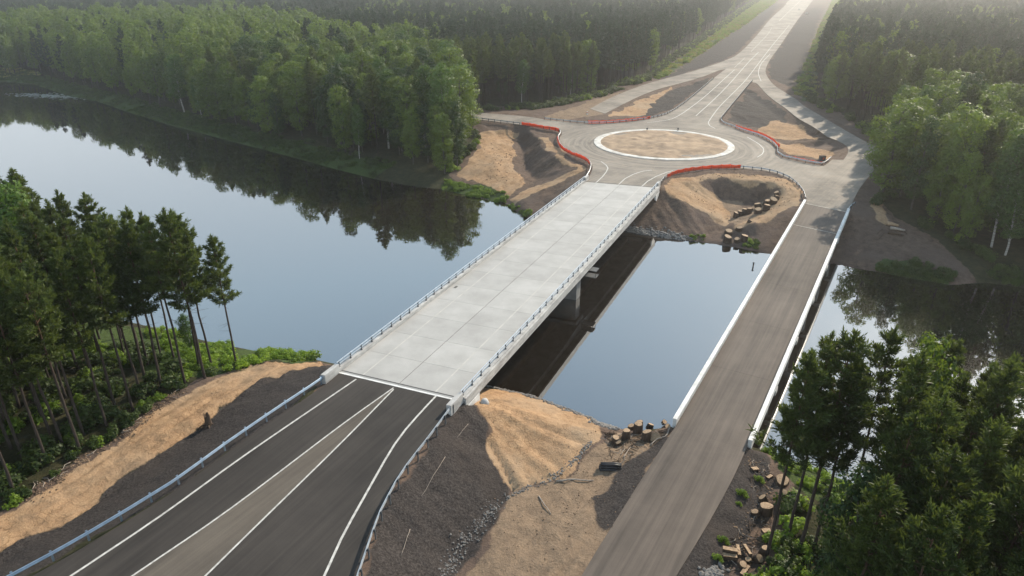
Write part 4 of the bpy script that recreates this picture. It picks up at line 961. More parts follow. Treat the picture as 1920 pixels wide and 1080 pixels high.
def scatter(name, pts, scale, rot, idx, meshes, label, cat):
    """one object that spreads copies of a few meshes over its points (geometry nodes)"""
    pc = bpy.data.collections.new(name + '_prototypes')
    for i, m in enumerate(meshes): pc.objects.link(bpy.data.objects.new('%s_%02d' % (name, i), m))
    n = len(pts); me = bpy.data.meshes.new(name); me.vertices.add(n); me.vertices.foreach_set('co', np.asarray(pts, np.float32).ravel())
    for an, ty, ar in (('sc', 'FLOAT', scale), ('rt', 'FLOAT', rot), ('ix', 'INT', idx)):
        a = me.attributes.new(an, ty, 'POINT'); a.data.foreach_set('value', np.asarray(ar, np.float32 if ty == 'FLOAT' else np.int32))
    ob = link(bpy.data.objects.new(name, me)); ng = bpy.data.node_groups.new(name, 'GeometryNodeTree')
    ng.interface.new_socket('Geometry', in_out='INPUT', socket_type='NodeSocketGeometry'); ng.interface.new_socket('Geometry', in_out='OUTPUT', socket_type='NodeSocketGeometry')
    N = ng.nodes; Lk = ng.links; gi = N.new('NodeGroupInput'); go = N.new('NodeGroupOutput'); iop = N.new('GeometryNodeInstanceOnPoints'); ci = N.new('GeometryNodeCollectionInfo')
    ci.inputs[0].default_value = pc; ci.inputs['Separate Children'].default_value = True; ci.inputs['Reset Children'].default_value = True
    iop.inputs['Pick Instance'].default_value = True
    def att(nm, ty):
        a = N.new('GeometryNodeInputNamedAttribute'); a.data_type = ty; a.inputs[0].default_value = nm; return a.outputs[0]
    cx = N.new('ShaderNodeCombineXYZ'); Lk.new(att('rt', 'FLOAT'), cx.inputs[2])
    Lk.new(gi.outputs[0], iop.inputs['Points']); Lk.new(ci.outputs[0], iop.inputs['Instance']); Lk.new(att('ix', 'INT'), iop.inputs['Instance Index']); Lk.new(cx.outputs[0], iop.inputs['Rotation']); Lk.new(att('sc', 'FLOAT'), iop.inputs['Scale'])
    Lk.new(iop.outputs[0], go.inputs[0]); md = ob.modifiers.new('scatter', 'NODES'); md.node_group = ng
    tag(ob, label, cat, None, 'stuff'); return ob

def tree(kind, proto, loc, sc, rz, label, group, cat, wsc=1.0, lean=(0, 0)):
    e = empty(kind, loc, rz); e.scale = (sc * wsc, sc * wsc, sc); e.rotation_euler = (lean[0], lean[1], rz)
    link(bpy.data.objects.new('trunk', proto[0]), e); link(bpy.data.objects.new('crown', proto[1]), e)
    tag(e, label, cat, group); return e

# ------------------------------------------------------------------ woods on the far side
def jgrid(x0, x1, y0, y1, sp, rng):
    gx, gy = np.meshgrid(np.arange(x0, x1, sp), np.arange(y0, y1, sp)); gx = gx + rng.uniform(-0.42, 0.42, gx.shape) * sp; gy = gy + rng.uniform(-0.42, 0.42, gy.shape) * sp
    return gx.ravel(), gy.ravel()
rng = np.random.default_rng(99)
a1 = jgrid(-420, 420, 95, 430, 5.0, rng); a2 = jgrid(-1050, 1050, 430, 1250, 6.6, rng)
fx = np.r_[a1[0], a2[0]]; fy = np.r_[a1[1], a2[1]]
k = np.abs(fx) < fy * 0.80 + 45
hz = hsample(fx, fy); k &= ~inpoly(fx, fy, wide_river) & ~inpoly(fx, fy, SITE)
k &= ~inpoly(fx, fy, [P(860, 204, 5), P(920, 206, 5), P(990, 214, 5), P(980, 240, 5), P(905, 232, 5), P(850, 226, 5)])
fsd = np.array([q[:2] for q in resample(far_shore, 2.5)]); 
dsh = np.full(fx.shape, 99.0); nearm = fy < 400
idxn = np.where(nearm & k)[0]
for c in np.array_split(idxn, 40):
    dsh[c] = np.sqrt(((fx[c, None] - fsd[None, :, 0]) ** 2 + (fy[c, None] - fsd[None, :, 1]) ** 2).min(1))
thin = inpoly(fx, fy, [(-2, 150), (-2, 176), (-11, 205), (-41, 315), (-74, 325), (-126, 435), (-224, 560), (-270, 500), (-330, 400), (-420, 360), (-420, 250), (-150, 200)])
k &= (dsh > 6.5) & (~thin | (rng.random(len(fx)) < 0.85))
# keep the land behind the left end of the far bank dry
fx, fy, hz, dsh = fx[k], fy[k], hz[k], dsh[k]
ZA = [(-2, 150), (-2, 176), (-11, 205), (-41, 315), (-74, 325), (-126, 435), (-224, 560), (-270, 500), (-330, 400), (-420, 360), (-420, 250), (-150, 200)]
ZC = [(62, 112), (66, 150), (92, 178), (115, 175), (160, 165), (200, 150), (200, 95), (110, 95)]
zone_a = inpoly(fx, fy, ZA); zone_c = inpoly(fx, fy, ZC)
cl = fbm(fx, fy, 45, 4, 3)
pleaf = np.where(zone_a, 0.86, np.where(zone_c, 0.80, np.where(cl > 0.24, 0.5, 0.015)))
isl_ = rng.random(len(fx)) < pleaf
dist = np.hypot(fx, fy)
hgt = np.where(isl_, rng.uniform(12.5, 21.5, len(fx)), rng.uniform(17.5, 23.5, len(fx)))
hgt = np.where(zone_a & isl_, hgt * (0.92 + 0.2 * np.clip(dsh / 25, 0, 1)), hgt)
inview = np.abs(fx) < fy * 0.765 + 6
order = np.argsort(np.where(inview, 0, 1e4) + dist)
NP_FAR, NL_FAR = 215, 280
used = np.zeros(len(fx), bool)
npn = nlf = 0
ctr_ring = P(1240, 270)
for i in order:
    lf = bool(isl_[i])
    if (lf and nlf >= NL_FAR) or (not lf and npn >= NP_FAR): continue
    used[i] = True; pr_i = int(rng.integers(5)); rz = rng.uniform(0, 6.28); loc = (fx[i], fy[i], hz[i] - 0.1)
    left = fx[i] < (fy[i] - 160) * 0.32 + 10
    if lf:
        nlf += 1
        row = 'at the water edge' if dsh[i] < 13 else ('a few rows back' if dsh[i] < 35 else 'deep inside')
        if left:
            ar = 'near the sand slope' if fx[i] > -35 else ('in the middle' if fx[i] > -90 else ('towards the river bend' if fx[i] > -170 else 'at the far upstream end'))
            lb, gp = 'leafy green birch %s of the far left wood, %s' % (row, ar), 'birches of the far left wood, %s, %s' % (row, ar)
        else:
            ar = 'beside the slip road' if fy[i] > 165 else ('behind the bare bank' if fx[i] < 100 else 'at the right frame edge')
            lb, gp = 'leafy green birch of the right wood, %s, %s' % (row, ar), 'birches of the right wood, %s, %s' % (row, ar)
        tree('birch_tree', LEAFY[pr_i], loc, hgt[i] / 18, rz, lb, gp, 'tree', rng.uniform(0.9, 1.45))
    else:
        npn += 1
        ar = ('among the riverside birches' if zone_a[i] else ('behind the left road arm' if fy[i] < 262 else 'beside the far road')) if left else ('among the shore birches' if zone_c[i] else ('along the slip road' if fy[i] < 235 and fx[i] < 140 else ('beside the far road' if fx[i] < 140 else 'at the right frame edge')))
        sd = 'left' if left else 'right'; lb, gp = 'tall dark pine in the %s far wood, %s' % (sd, ar), 'pines of the %s far wood, %s' % (sd, ar)
        tree('pine_tree', PINE_M[pr_i], loc, hgt[i] / 20, rz, lb, gp, 'tree', rng.uniform(0.9, 1.2))
r = ~used
pts = np.c_[fx, fy, hz - 0.1]
for sel, ms, base, nm, lb in ((r & ~isl_, [p[2] for p in PINE_F], 20.0, 'distant_pine_forest', 'dark pine forest stretching to the hazy distance'), (r & isl_, [p[2] for p in LEAFY_F], 18.0, 'distant_broadleaf_trees', 'pale green broadleaf crowns mixed into the distant forest')):
    n = int(sel.sum()); scatter(nm, pts[sel], hgt[sel] / base * 1.05, rng.uniform(0, 6.28, n), rng.integers(0, len(ms), n), ms, lb, 'forest')
print('far trees', npn, nlf, r.sum(), 'lowest', H.min(), 'extent', GX[0], GX[-1], GY[0], GY[-1])

# ------------------------------------------------------------------ pines on the near left bank
def ground_z(x, y): return float(hsample(x, y)) - 0.1
front_left = [(443, 683, 17.2, 0, 'lone slim pine standing apart at the water edge on the left'), (397, 685, 19.5, 1, 'tall bare-trunked pine next to the lone pine on the left bank'),
    (385, 712, 21.0, 3, 'bare-trunked pine at the sand track, second left of the lone pine'), (372, 684, 20.5, 2, 'bare-trunked pine in the left bank row, third left of the lone pine'),
    (347, 719, 20.5, 4, 'bare-trunked pine in the left bank row, fourth left of the lone pine'), (328, 679, 20.0, 0, 'bare-trunked pine in the left bank row, fifth left of the lone pine'),
    (302, 724, 20.5, 1, None), (300, 660, 20.0, 2, None), (263, 735, 20.5, 3, None), (250, 772, 20.5, 0, None), (150, 845, 20, 2, None), (28, 928, 20, 4, None), (118, 835, 19, 1, None), (215, 760, 19.5, 4, None), (200, 800, 20, 1, None), (88, 868, 20, 3, None)]
rng = np.random.default_rng(5); placed = []
trk_w = np.array([q[:2] for q in resample(PL(TRK_OUT), 1.5)]); shr_w = np.array([q[:2] for q in resample(near_shore[:9], 3)])
def lab_l(x, y):
    dt = np.min(np.hypot(trk_w[:, 0] - x, trk_w[:, 1] - y)); dw = np.min(np.hypot(shr_w[:, 0] - x, shr_w[:, 1] - y))
    half = 'near the left frame edge' if x < -48 else 'towards the lone pine'
    return 'left foreground pine, %s, %s' % ('beside the sand track' if dt < 6 else ('on the water side' if dw < 13 else 'in the thick of it'), half)
GRP_L = 'pines of the left foreground stand'
for px, py, h, pi_, lb in front_left:
    p = P(px, py, 3.1); placed.append(p[:2]); tree('pine_tree', PINE[pi_], (p[0], p[1], ground_z(p[0], p[1])), h / 20, rng.uniform(0, 6.28), lb or lab_l(p[0], p[1]), GRP_L, 'tree', rng.uniform(0.95, 1.15), (R(rng.normal(0, 0.8)), R(rng.normal(0, 0.8))))
polyD = PL([(-420, 1010), (-120, 985), (20, 925), (75, 880), (150, 835), (240, 770), (290, 715), (330, 690), (325, 655), (250, 622), (150, 600), (0, 568), (-350, 520)], 3.0)
def near_fill(poly, sp, rng, placed):
    A = np.array([q[:2] for q in poly]); gx, gy = jgrid(A[:, 0].min(), A[:, 0].max(), A[:, 1].min(), A[:, 1].max(), sp, rng); k = inpoly(gx, gy, poly); out = []
    for x, y in zip(gx[k], gy[k]):
        if all((x - q[0]) ** 2 + (y - q[1]) ** 2 > (sp * 0.55) ** 2 for q in placed): out.append((x, y)); placed.append((x, y))
    return out
for x, y in near_fill(polyD, 3.7, rng, placed):
    if rng.random() < 0.14: tree('birch_tree', LEAFY[int(rng.integers(5))], (x, y, ground_z(x, y)), rng.uniform(15, 20) / 18, rng.uniform(0, 6.28), 'leafy broadleaf tree among the pines of the left foreground stand', 'broadleaf trees of the left foreground stand', 'tree', 0.9)
    else: tree('pine_tree', PINE[int(rng.integers(6))], (x, y, ground_z(x, y)), rng.uniform(18, 21.5) / 20, rng.uniform(0, 6.28), lab_l(x, y), GRP_L, 'tree', rng.uniform(0.95, 1.2))
p = P(112, 640, 2.6); tree('birch_tree', LEAFY[1], (p[0], p[1], ground_z(p[0], p[1])), 21.5 / 18, 1.0, 'light green broadleaf crown rising above the left foreground pines', None, 'tree', 0.9)
p = P(362, 665, 2.0); tree('sapling', LEAFY[1], (p[0], p[1], ground_z(p[0], p[1])), 6.0 / 18, 2.0, 'small green sapling behind the bare pine trunks on the left bank', None, 'tree', 1.1)

# ------------------------------------------------------------------ pines on the near right bank
front_right = [(1437, 1045, 20.0, 0, 'slim pine trunk nearest the narrow road in the right foreground'), (1478, 1006, 20.0, 3, 'slim pine, second from the narrow road in the right foreground'),
    (1497, 1035, 21.0, 2, 'tall pine, third from the narrow road in the right foreground'), (1526, 1030, 19.0, 1, 'leaning pine trunk, fourth from the narrow road in the right foreground'), (1608, 1076, 21.0, 3, 'thick dark pine in the middle of the right foreground stand'), (1695, 925, 18.5, 0, None), (1712, 930, 18, 4, None), (1585, 985, 20, 2, None)]
placed = []; shr_r = np.array([q[:2] for q in resample(PL(right_shore_px, 0), 2)])
def lab_r(x, y):
    dw = np.min(np.hypot(shr_r[:, 0] - x, shr_r[:, 1] - y))
    return 'lower right foreground pine, %s, %s' % ('on the water side' if dw < 8 else ('halfway back' if dw < 15 else 'at the bottom edge'), 'by the slim front trunks' if x < 31 else 'towards the right frame edge')
GRP_R = 'pines of the right foreground stand'
for px, py, h, pi_, lb in front_right:
    p = P(px, py, 2.2); placed.append(p[:2]); tree('pine_tree', PINE[pi_], (p[0], p[1], ground_z(p[0], p[1])), h / 20, rng.uniform(0, 6.28), lb or lab_r(p[0], p[1]), GRP_R, 'tree', rng.uniform(0.95, 1.15), (R(rng.normal(0, 1)), R(rng.normal(0, 1))))
polyE = PL([(1555, 975), (1620, 925), (1700, 942), (1800, 970), (1930, 1005), (2200, 1090), (2250, 1400), (1540, 1400), (1545, 1120)], 2.0)
for x, y in near_fill(polyE, 3.3, rng, placed):
    if rng.random() < 0.10: tree('birch_tree', LEAFY[int(rng.integers(5))], (x, y, ground_z(x, y)), rng.uniform(14, 17) / 18, rng.uniform(0, 6.28), 'leafy broadleaf tree among the pines at the lower right corner', 'broadleaf trees of the right foreground stand', 'tree', 0.85)
    else: tree('pine_tree', PINE[int(rng.integers(6))], (x, y, ground_z(x, y)), (rng.uniform(16.5, 20) - (2.5 if x > 38 else 0)) / 20, rng.uniform(0, 6.28), lab_r(x, y), GRP_R, 'tree', rng.uniform(0.95, 1.2))
p = P(1660, 985, 2.0); tree('birch_tree', LEAFY[0], (p[0], p[1], ground_z(p[0], p[1])), 19.5 / 18, 1.0, 'light green broadleaf crown rising above the right foreground pines', None, 'tree', 0.75)

# ------------------------------------------------------------------ undergrowth and grass
rng = np.random.default_rng(21)
def spread(name, polys, dens_, meshes, smin, smax, label, cat, world=False, zmin=0.05, keep=None):
    P_ = []
    for q in polys:
        w = q if world else GP(q); A = np.array([p[:2] for p in w]); area = abs(np.dot(A[:, 0], np.roll(A[:, 1], 1)) - np.dot(A[:, 1], np.roll(A[:, 0], 1))) / 2
        bb = (A.max(0) - A.min(0)).prod(); n = int(bb * dens_); x = rng.uniform(A[:, 0].min(), A[:, 0].max(), n); y = rng.uniform(A[:, 1].min(), A[:, 1].max(), n); k = inpoly(x, y, w)
        z = hsample(x, y); k &= (z > zmin) & (fbm(x, y, 6, 3, 2) > -0.22)
        P_.append(np.c_[x, y, z - 0.05][k])
    P_ = np.concatenate(P_); n = len(P_)
    return scatter(name, P_, rng.uniform(smin, smax, n), rng.uniform(0, 6.28, n), rng.integers(0, len(meshes), n), meshes, label, cat)
B_SUN_TINT = [bush_proto(s, 1.0, 520, 0.24, 'leaf_sun_tint') for s in (47, 48)]; B_BRIGHT = [bush_proto(s, 1.0, 520, 0.26, 'leaf_bright') for s in (41, 42, 43)]; B_DARK = [bush_proto(s, 1.1, 460, 0.28, 'leaf_dark') for s in (44, 45, 46)]
G_BANK = [grass_proto(s, 90, 0.75, 0.32, 'grass', 0.045) for s in (51, 52)] ; G_DRY = [grass_proto(s, 60, 0.8, 0.5, 'grass_dry', 0.09) for s in (53, 54)]
spread('bank_shrubs', [[(300, 650), (330, 630), (390, 645), (480, 662), (600, 676), (545, 682), (515, 673), (470, 685), (420, 698), (340, 718)], [(300, 640), (330, 625), (390, 642), (480, 660), (600, 675), (560, 678), (470, 672), (380, 668)], [(250, 612), (290, 613), (390, 640), (480, 658), (600, 674), (560, 677), (470, 666), (380, 655), (280, 635)]], 1.0, B_SUN_TINT + B_BRIGHT[:1], 0.45, 0.95, 'bright green low shrubs on the left riverbank behind the pines', 'shrubs')
spread('woodland_undergrowth', [polyD, PL([(0, 965), (67, 915), (160, 850), (243, 798), (300, 750), (340, 715), (330, 680), (200, 760), (0, 900)], 3.1)], 0.26, B_DARK + B_BRIGHT[:1], 0.6, 1.6, 'dark leafy undergrowth beneath the left foreground pines', 'undergrowth', True)
spread('track_edge_bushes', [[(0, 968), (67, 918), (160, 854), (243, 804), (300, 757), (367, 724), (400, 704), (396, 698), (360, 715), (300, 745), (240, 790), (150, 842), (60, 905), (0, 950)]], 0.55, B_DARK + B_BRIGHT[:1], 0.4, 0.9, 'low bushes at the forest side of the sand track', 'bushes')
spread('right_undergrowth', [PL([(1440, 1000), (1470, 955), (1560, 905), (1700, 945), (1900, 990), (2200, 1090), (2250, 1400), (1390, 1400), (1420, 1080)], 2.1)], 0.42, B_DARK[:2] + B_BRIGHT[:2], 0.6, 1.4, 'leafy undergrowth beneath the right foreground pines', 'undergrowth', True)
spread('right_bank_shrubs', [[(1410, 845), (1440, 843), (1540, 885), (1600, 912), (1560, 935), (1470, 900), (1430, 870)]], 1.3, B_SUN_TINT + B_BRIGHT[:1], 0.35, 0.75, 'bright green shrubs at the water edge by the narrow bridge', 'shrubs')
bank_w = offs(fl, -0.5, 0) + offs(fl, -8.5, 0)[::-1]
spread('far_bank_grass', [bank_w], 0.8, G_BANK + B_DARK[:1], 0.6, 1.2, 'dark green grass strip along the far left shore', 'grass', True, 0.02)
spread('shore_grass', [[(835, 338), (900, 353), (950, 364), (953, 374), (943, 382), (900, 375), (830, 358)], [(950, 381), (985, 393), (1000, 399), (990, 409), (948, 388)]], 2.2, [B_BRIGHT[0], B_BRIGHT[1], G_BANK[0]], 0.4, 0.85, 'bright green shore plants beside the sand at the far bridge end', 'shore plants', False, 0.0)
spread('right_shore_grass', [[(1640, 507), (1655, 492), (1720, 493), (1795, 518), (1780, 534), (1700, 521)], [(1850, 500), (1900, 505), (1990, 545), (1920, 540), (1860, 528)]], 2.0, G_BANK + B_DARK[:1], 0.5, 1.0, 'dark green grass on the shore right of the narrow bridge', 'grass', False, 0.0)
spread('pit_shore_grass', [[(1395, 452), (1428, 448), (1430, 470), (1392, 466)], [(1290, 444), (1320, 442), (1322, 452), (1292, 452)]], 2.2, [B_BRIGHT[2], G_BANK[1]], 0.35, 0.7, 'small green plants at the waterline below the pit', 'shore plants', False, 0.0)
spread('roadside_grass', grass_polys[:2], 0.20, G_DRY + [B_BRIGHT[1]], 0.7, 1.6, 'pale yellow green verge plants along the far road', 'verge plants')
edge_px = [[(1225, 146), (1262, 116), (1310, 84), (1370, 40), (1432, -4), (1418, -4), (1355, 38), (1295, 82), (1245, 115), (1205, 145)], [(1500, 165), (1515, 190), (1560, 214), (1640, 262), (1655, 275), (1660, 265), (1570, 205), (1525, 180), (1520, 140)], [(1655, 345), (1640, 375), (1650, 395), (1690, 412), (1770, 445), (1850, 495), (1880, 500), (1790, 445), (1690, 395), (1670, 370)], [(900, 250), (895, 275), (860, 312), (845, 325), (835, 318), (855, 300), (885, 270), (890, 250)], [(905, 208), (1000, 206), (1110, 186), (1220, 150), (1215, 143), (1100, 178), (1000, 198), (905, 200)]]
spread('forest_edge_bushes', edge_px, 0.30, B_DARK + B_BRIGHT[:1], 0.7, 1.7, 'leafy bushes along the forest edges round the building site', 'bushes')

# ------------------------------------------------------------------ cut logs, stumps and debris
rng = np.random.default_rng(77)
def top_at(px, py, h):
    """ground point under an object of height h whose top shows at the pixel"""
    z = G(px, py)[2]
    for _ in range(6): p = P(px, py, z + h); z = float(hsample(p[0], p[1]))
    return np.array((p[0], p[1], z))
def wobble(n, amp): 
    a = rng.uniform(0, 6.28, 3); t = np.arange(n) / n * 2 * math.pi
    return 1 + amp * (np.sin(t * 2 + a[0]) + 0.6 * np.sin(t * 3 + a[1]) + 0.4 * np.sin(t * 5 + a[2]))
def log_block(label, px, py, r, h, tilt=0.0, az=0.0, group='cut logs', name='log_section', lift=0.0):
    """round log section; tilt leans it towards azimuth az (radians clockwise from +Y)"""
    hh = h * math.cos(tilt) + r * math.sin(tilt) * 0.6
    b = top_at(px, py, hh + lift); e = empty(name, (b[0], b[1], b[2] + lift - 0.04)); n = 16; w = wobble(n, 0.08); w2 = w * rng.uniform(0.85, 1.0); slx, sly = rng.normal(0, 0.16, 2); r = r * rng.uniform(0.92, 1.1)
    V = []; F = []
    for j, (z, sc) in enumerate(((-0.1, 1.12), (h * 0.25, 1.03), (h * 0.7, 1.0), (h, 0.98))):
        for i in range(n):
            t = 2 * math.pi * i / n; q = r * sc * (w[i] if j < 3 else w2[i]); V.append((q * math.cos(t), q * math.sin(t), z + (q * math.cos(t) * slx + q * math.sin(t) * sly if j == 3 else 0)))
    for j in range(3):
        for i in range(n): F.append((j * n + i, j * n + (i + 1) % n, (j + 1) * n + (i + 1) % n, (j + 1) * n + i))
    F.append(tuple(range(n))[::-1])
    mobj('bark', V, F, M['bark_log'], e)
    V2 = [(0, 0, h + 0.012)]; F2_ = []
    for sc, dz in ((0.5, 0.010), (0.93, 0.004), (0.975, -0.03)):
        for i in range(n):
            t = 2 * math.pi * i / n; xx_, yy_ = r * sc * w2[i] * math.cos(t), r * sc * w2[i] * math.sin(t); V2.append((xx_, yy_, h + dz + xx_ * slx + yy_ * sly))
    for i in range(n): F2_.append((0, 1 + i, 1 + (i + 1) % n))
    for j in range(2):
        for i in range(n): a = 1 + j * n + i; c = 1 + j * n + (i + 1) % n; F2_.append((a, a + n, c + n, c))
    mobj('cut_face', V2, F2_, M['wood_cut'], e)
    e.rotation_mode = 'QUATERNION'; e.rotation_quaternion = Vector((math.sin(az) * math.sin(tilt), math.cos(az) * math.sin(tilt), math.cos(tilt))).to_track_quat('Z', 'Y')
    tag(e, label, 'log', group); return e
def slab(label, px, py, length, width, thick, rz, tilt=0.0, group='split wood slabs', lift=0.0):
    """split half-round slab lying with its cut face up"""
    b = top_at(px, py, thick + lift); e = empty('split_log', (b[0], b[1], b[2] + lift)); V = []; F = []; K = 7; prof = [(-0.5, 1.0), (-0.52, 0.55), (-0.3, 0.12), (0.0, 0.0), (0.3, 0.12), (0.52, 0.55), (0.5, 1.0)]
    for i in range(K):
        x = (i / (K - 1) - 0.5) * length; s_ = 1 - 0.15 * rng.random(); 
        for (a, z) in prof: V.append((x, a * width * s_, z * thick - 0.03))
    m_ = len(prof)
    for i in range(K - 1):
        for k_ in range(m_ - 1): F.append((i * m_ + k_, i * m_ + k_ + 1, (i + 1) * m_ + k_ + 1, (i + 1) * m_ + k_))
    F.append(tuple(range(m_))[::-1]); F.append(tuple((K - 1) * m_ + k_ for k_ in range(m_)))
    mobj('bark', V, F, M['bark_log'], e)
    V2 = []; F2_ = []
    for i in range(K):
        x = (i / (K - 1) - 0.5) * length * 1.01
        for a in (-0.49, 0.0, 0.49): V2.append((x, a * width * (0.86 + 0.12 * rng.random()), thick + 0.01 + rng.uniform(-0.02, 0.03)))
    for i in range(K - 1):
        for k_ in (0, 1): a = i * 3 + k_; F2_.append((a, a + 3, a + 4, a + 1))
    mobj('cut_face', V2, F2_, M['wood_cut'], e)
    e.rotation_euler = (0, tilt, rz); tag(e, label, 'wood slab', group); return e
GA = 'logs piled by the near end of the narrow bridge'
for px, py, r_, h, tl, az, lb in [
    (1155, 819, 0.42, 0.75, 0, 0, 'broad log section at the left end of the pile by the narrow bridge'), (1159, 826, 0.32, 0.55, 0.15, 3.0, 'small pale log section in front of the pile left end'),
    (1175, 806, 0.48, 1.15, 0, 0, 'tall dark log section second from the left in the bridge pile'), (1197, 797, 0.47, 1.35, 0, 0, 'tallest upright log section in the middle of the bridge pile'),
    (1199, 791, 0.43, 1.30, 0, 0, 'upright log section just behind the tallest one in the pile'), (1213, 808, 0.45, 1.20, 0, 0, 'upright log section right of the tallest one in the pile'),
    (1229, 808, 0.62, 0.8, 0.95, 3.3, 'large tilted log showing its round cut face in the pile'), (1242, 789, 0.36, 0.85, 0.35, 2.0, 'small tilted log section at the water behind the pile'),
    (1247, 799, 0.38, 0.8, 0.6, 2.6, 'pinkish tilted log at the right end of the pile by the parapet'), (1187, 797, 0.40, 0.9, 0.25, 4.5, 'leaning log section left of the tallest one'), (1217, 796, 0.36, 0.7, 0.5, 1.0, 'half hidden log behind the tilted cut face')]:
    log_block(lb, px, py, r_, h, tl, az, GA)
GB = 'logs beside the right foreground pines'
for px, py, r_, h, tl, az, lb in [(1467, 897, 0.66, 0.5, 0.1, 3, 'wide pale stump top between the right foreground trunks'), (1437, 946, 0.52, 0.95, 0.05, 3, 'upright stump with dark side at the edge of the right pines'),
    (1420, 954, 0.36, 0.6, 0.5, 4.2, 'log leaning on the left of the dark sided stump'), (1434, 930, 0.42, 0.55, 0.4, 5.0, 'round log behind the dark sided stump'), (1462, 950, 0.40, 0.5, 0.3, 2.0, 'log section right of the dark sided stump under a pine'),
    (1471, 919, 0.34, 0.45, 0.3, 3, 'brown log section below the wide pale stump'), (1420, 1039, 0.36, 0.6, 0.55, 2.6, 'oval cut log at the right of the split wood pile'), (1394, 1052, 0.36, 0.5, 0.4, 3.4, 'chunky log end in the middle of the split wood pile'),
    (1412, 1072, 0.30, 0.45, 0.5, 3, 'small log end at the bottom of the split wood pile'), (1432, 1026, 0.36, 0.6, 0.3, 1.2, 'log section against the pine trunk above the split wood pile'), (1404, 1046, 0.27, 0.4, 0.2, 4, 'small round log tucked inside the split wood pile')]:
    log_block(lb, px, py, r_, h, tl, az, GB)
for px, py, L_, w_, t_, rz, tl, lf, lb in [(1369, 1029, 1.15, 0.42, 0.45, R(-14), 0, 0.28, 'upper left slab of the split wood pile'), (1369, 1041, 1.10, 0.42, 0.5, R(-10), 0, 0.0, 'pale slab at the left front of the split wood pile'),
    (1385, 1031, 1.25, 0.30, 0.35, R(80), 0.1, 0.2, 'narrow upright slab on the split wood pile'), (1402, 1030, 1.25, 0.28, 0.35, R(96), 0.1, 0.2, 'narrow slab right of the upright one on the split wood pile'),
    (1397, 1068, 1.2, 0.4, 0.35, R(50), 0, 0, 'dark slab at the lower end of the split wood pile'), (1437, 994, 0.75, 0.5, 0.35, R(10), 0, 0.25, 'upper slab of the pair under the leaning trunk'), (1435, 1003, 0.70, 0.45, 0.3, R(-15), 0, 0.0, 'lower slab of the pair under the leaning trunk'),
    (1415, 878, 0.75, 0.5, 0.25, R(20), 0.2, 0, 'single pale wood chunk lying on the gravel by the narrow bridge'), (1443, 893, 0.8, 0.35, 0.2, R(40), 0.1, 0, 'splintered slab left of the wide pale stump')]:
    slab(lb, px, py, L_, w_, t_, rz, tl, 'split wood in the right foreground', lf)
GC = 'logs lined up in the pit'
for i, (px, py, r_, h, tl, az) in enumerate([(1381, 398, 0.42, 1.0, 0, 0), (1388, 395, 0.42, 1.1, 0, 0), (1397, 391, 0.45, 1.2, 0, 0), (1405, 390, 0.45, 1.2, 0.1, 1), (1423, 390, 0.60, 1.0, 0.2, 4), (1424, 380, 0.55, 0.9, 0.4, 5), (1438, 374, 0.62, 1.1, 0.2, 2), (1438, 383, 0.55, 1.1, 0.1, 2), (1450, 371, 0.62, 1.2, 0.2, 3), (1456, 366, 0.5, 1.1, 0.2, 1), (1459, 359, 0.5, 1.0, 0.3, 5)]):
    od = ['first', 'second', 'third', 'fourth', 'fifth', 'sixth', 'seventh', 'eighth', 'ninth', 'tenth', 'eleventh'][i]
    log_block('upright log in the pit, %s from the left in the row' % od, px, py, r_ * 1.2, h * 1.1, tl, az, GC)
slab('pale plank leaning against the logs in the pit', 1411, 393, 1.9, 0.4, 0.18, R(60), 0.5, None)
GD = 'logs at the waterline below the pit'
for px, py, r_, h, tl, az, lb in [(1367, 432, 0.75, 0.7, 0, 0, 'rear left log block at the waterline below the pit'), (1365, 443, 0.78, 1.2, 0, 0, 'largest log block standing at the waterline below the pit'), (1385, 434, 0.55, 0.7, 0.2, 3, 'low log block in the middle of the waterline group'), (1397, 441, 0.65, 1.1, 0, 0, 'right log block with dark side at the waterline'), (1403, 429, 0.4, 0.5, 0.5, 1, 'small log at the back right of the waterline group'), (1383, 446, 0.5, 0.8, 0.2, 4, 'shadowed log between the two waterline blocks')]:
    log_block(lb, px, py, r_, h, tl, az, GD)

def stick(label, p0, p1, r_, mat='wood_grey', lift=0.06, name='branch', cat='branch', bend=0.1):
    a, b = G(*p0), G(*p1); e_pts = []
    for t in np.linspace(0, 1, 7):
        q = a * (1 - t) + b * t; q[2] = float(hsample(q[0], q[1])) + lift + bend * math.sin(t * math.pi); e_pts.append(q - a)
    m = MB(); m.tube(e_pts, [r_ * (1 - 0.5 * i / 6) for i in range(7)], 6); o = m.build(name, M[mat], None, True); o.location = a; tag(o, label, cat); return o
for lb, a, b, r_ in [('pale stick lying on the brown flat below the sand cone', (1010, 933), (1033, 967), 0.07), ('long weathered pole lying across the foot of the sand cone', (1043, 904), (1113, 903), 0.10), ('thin pale branch on the dark gravel slope, upper one', (878, 797), (857, 823), 0.03), ('longest thin branch on the middle of the dark gravel slope', (835, 860), (790, 932), 0.03), ('thin pale branch low on the dark gravel slope', (769, 993), (752, 1043), 0.03), ('forked pale branch in front of the log pile', (1169, 861), (1182, 839), 0.06), ('short pale branch left of the forked one', (1164, 855), (1172, 843), 0.05)]:
    stick(lb, a, b, r_)
pp = [G(1255, 806), G(1252, 815), G(1247, 821), G(1233, 826), G(1218, 838)]; m = MB(); m.tube([q - pp[0] + np.array((0, 0, 0.15)) for q in dens(pp, 0.5)], 0.06, 7); o = m.build('plastic_pipe', M['wood_grey'], None, True); o.location = pp[0]; tag(o, 'bent pale plastic pipe beside the end of the narrow bridge', 'pipe')
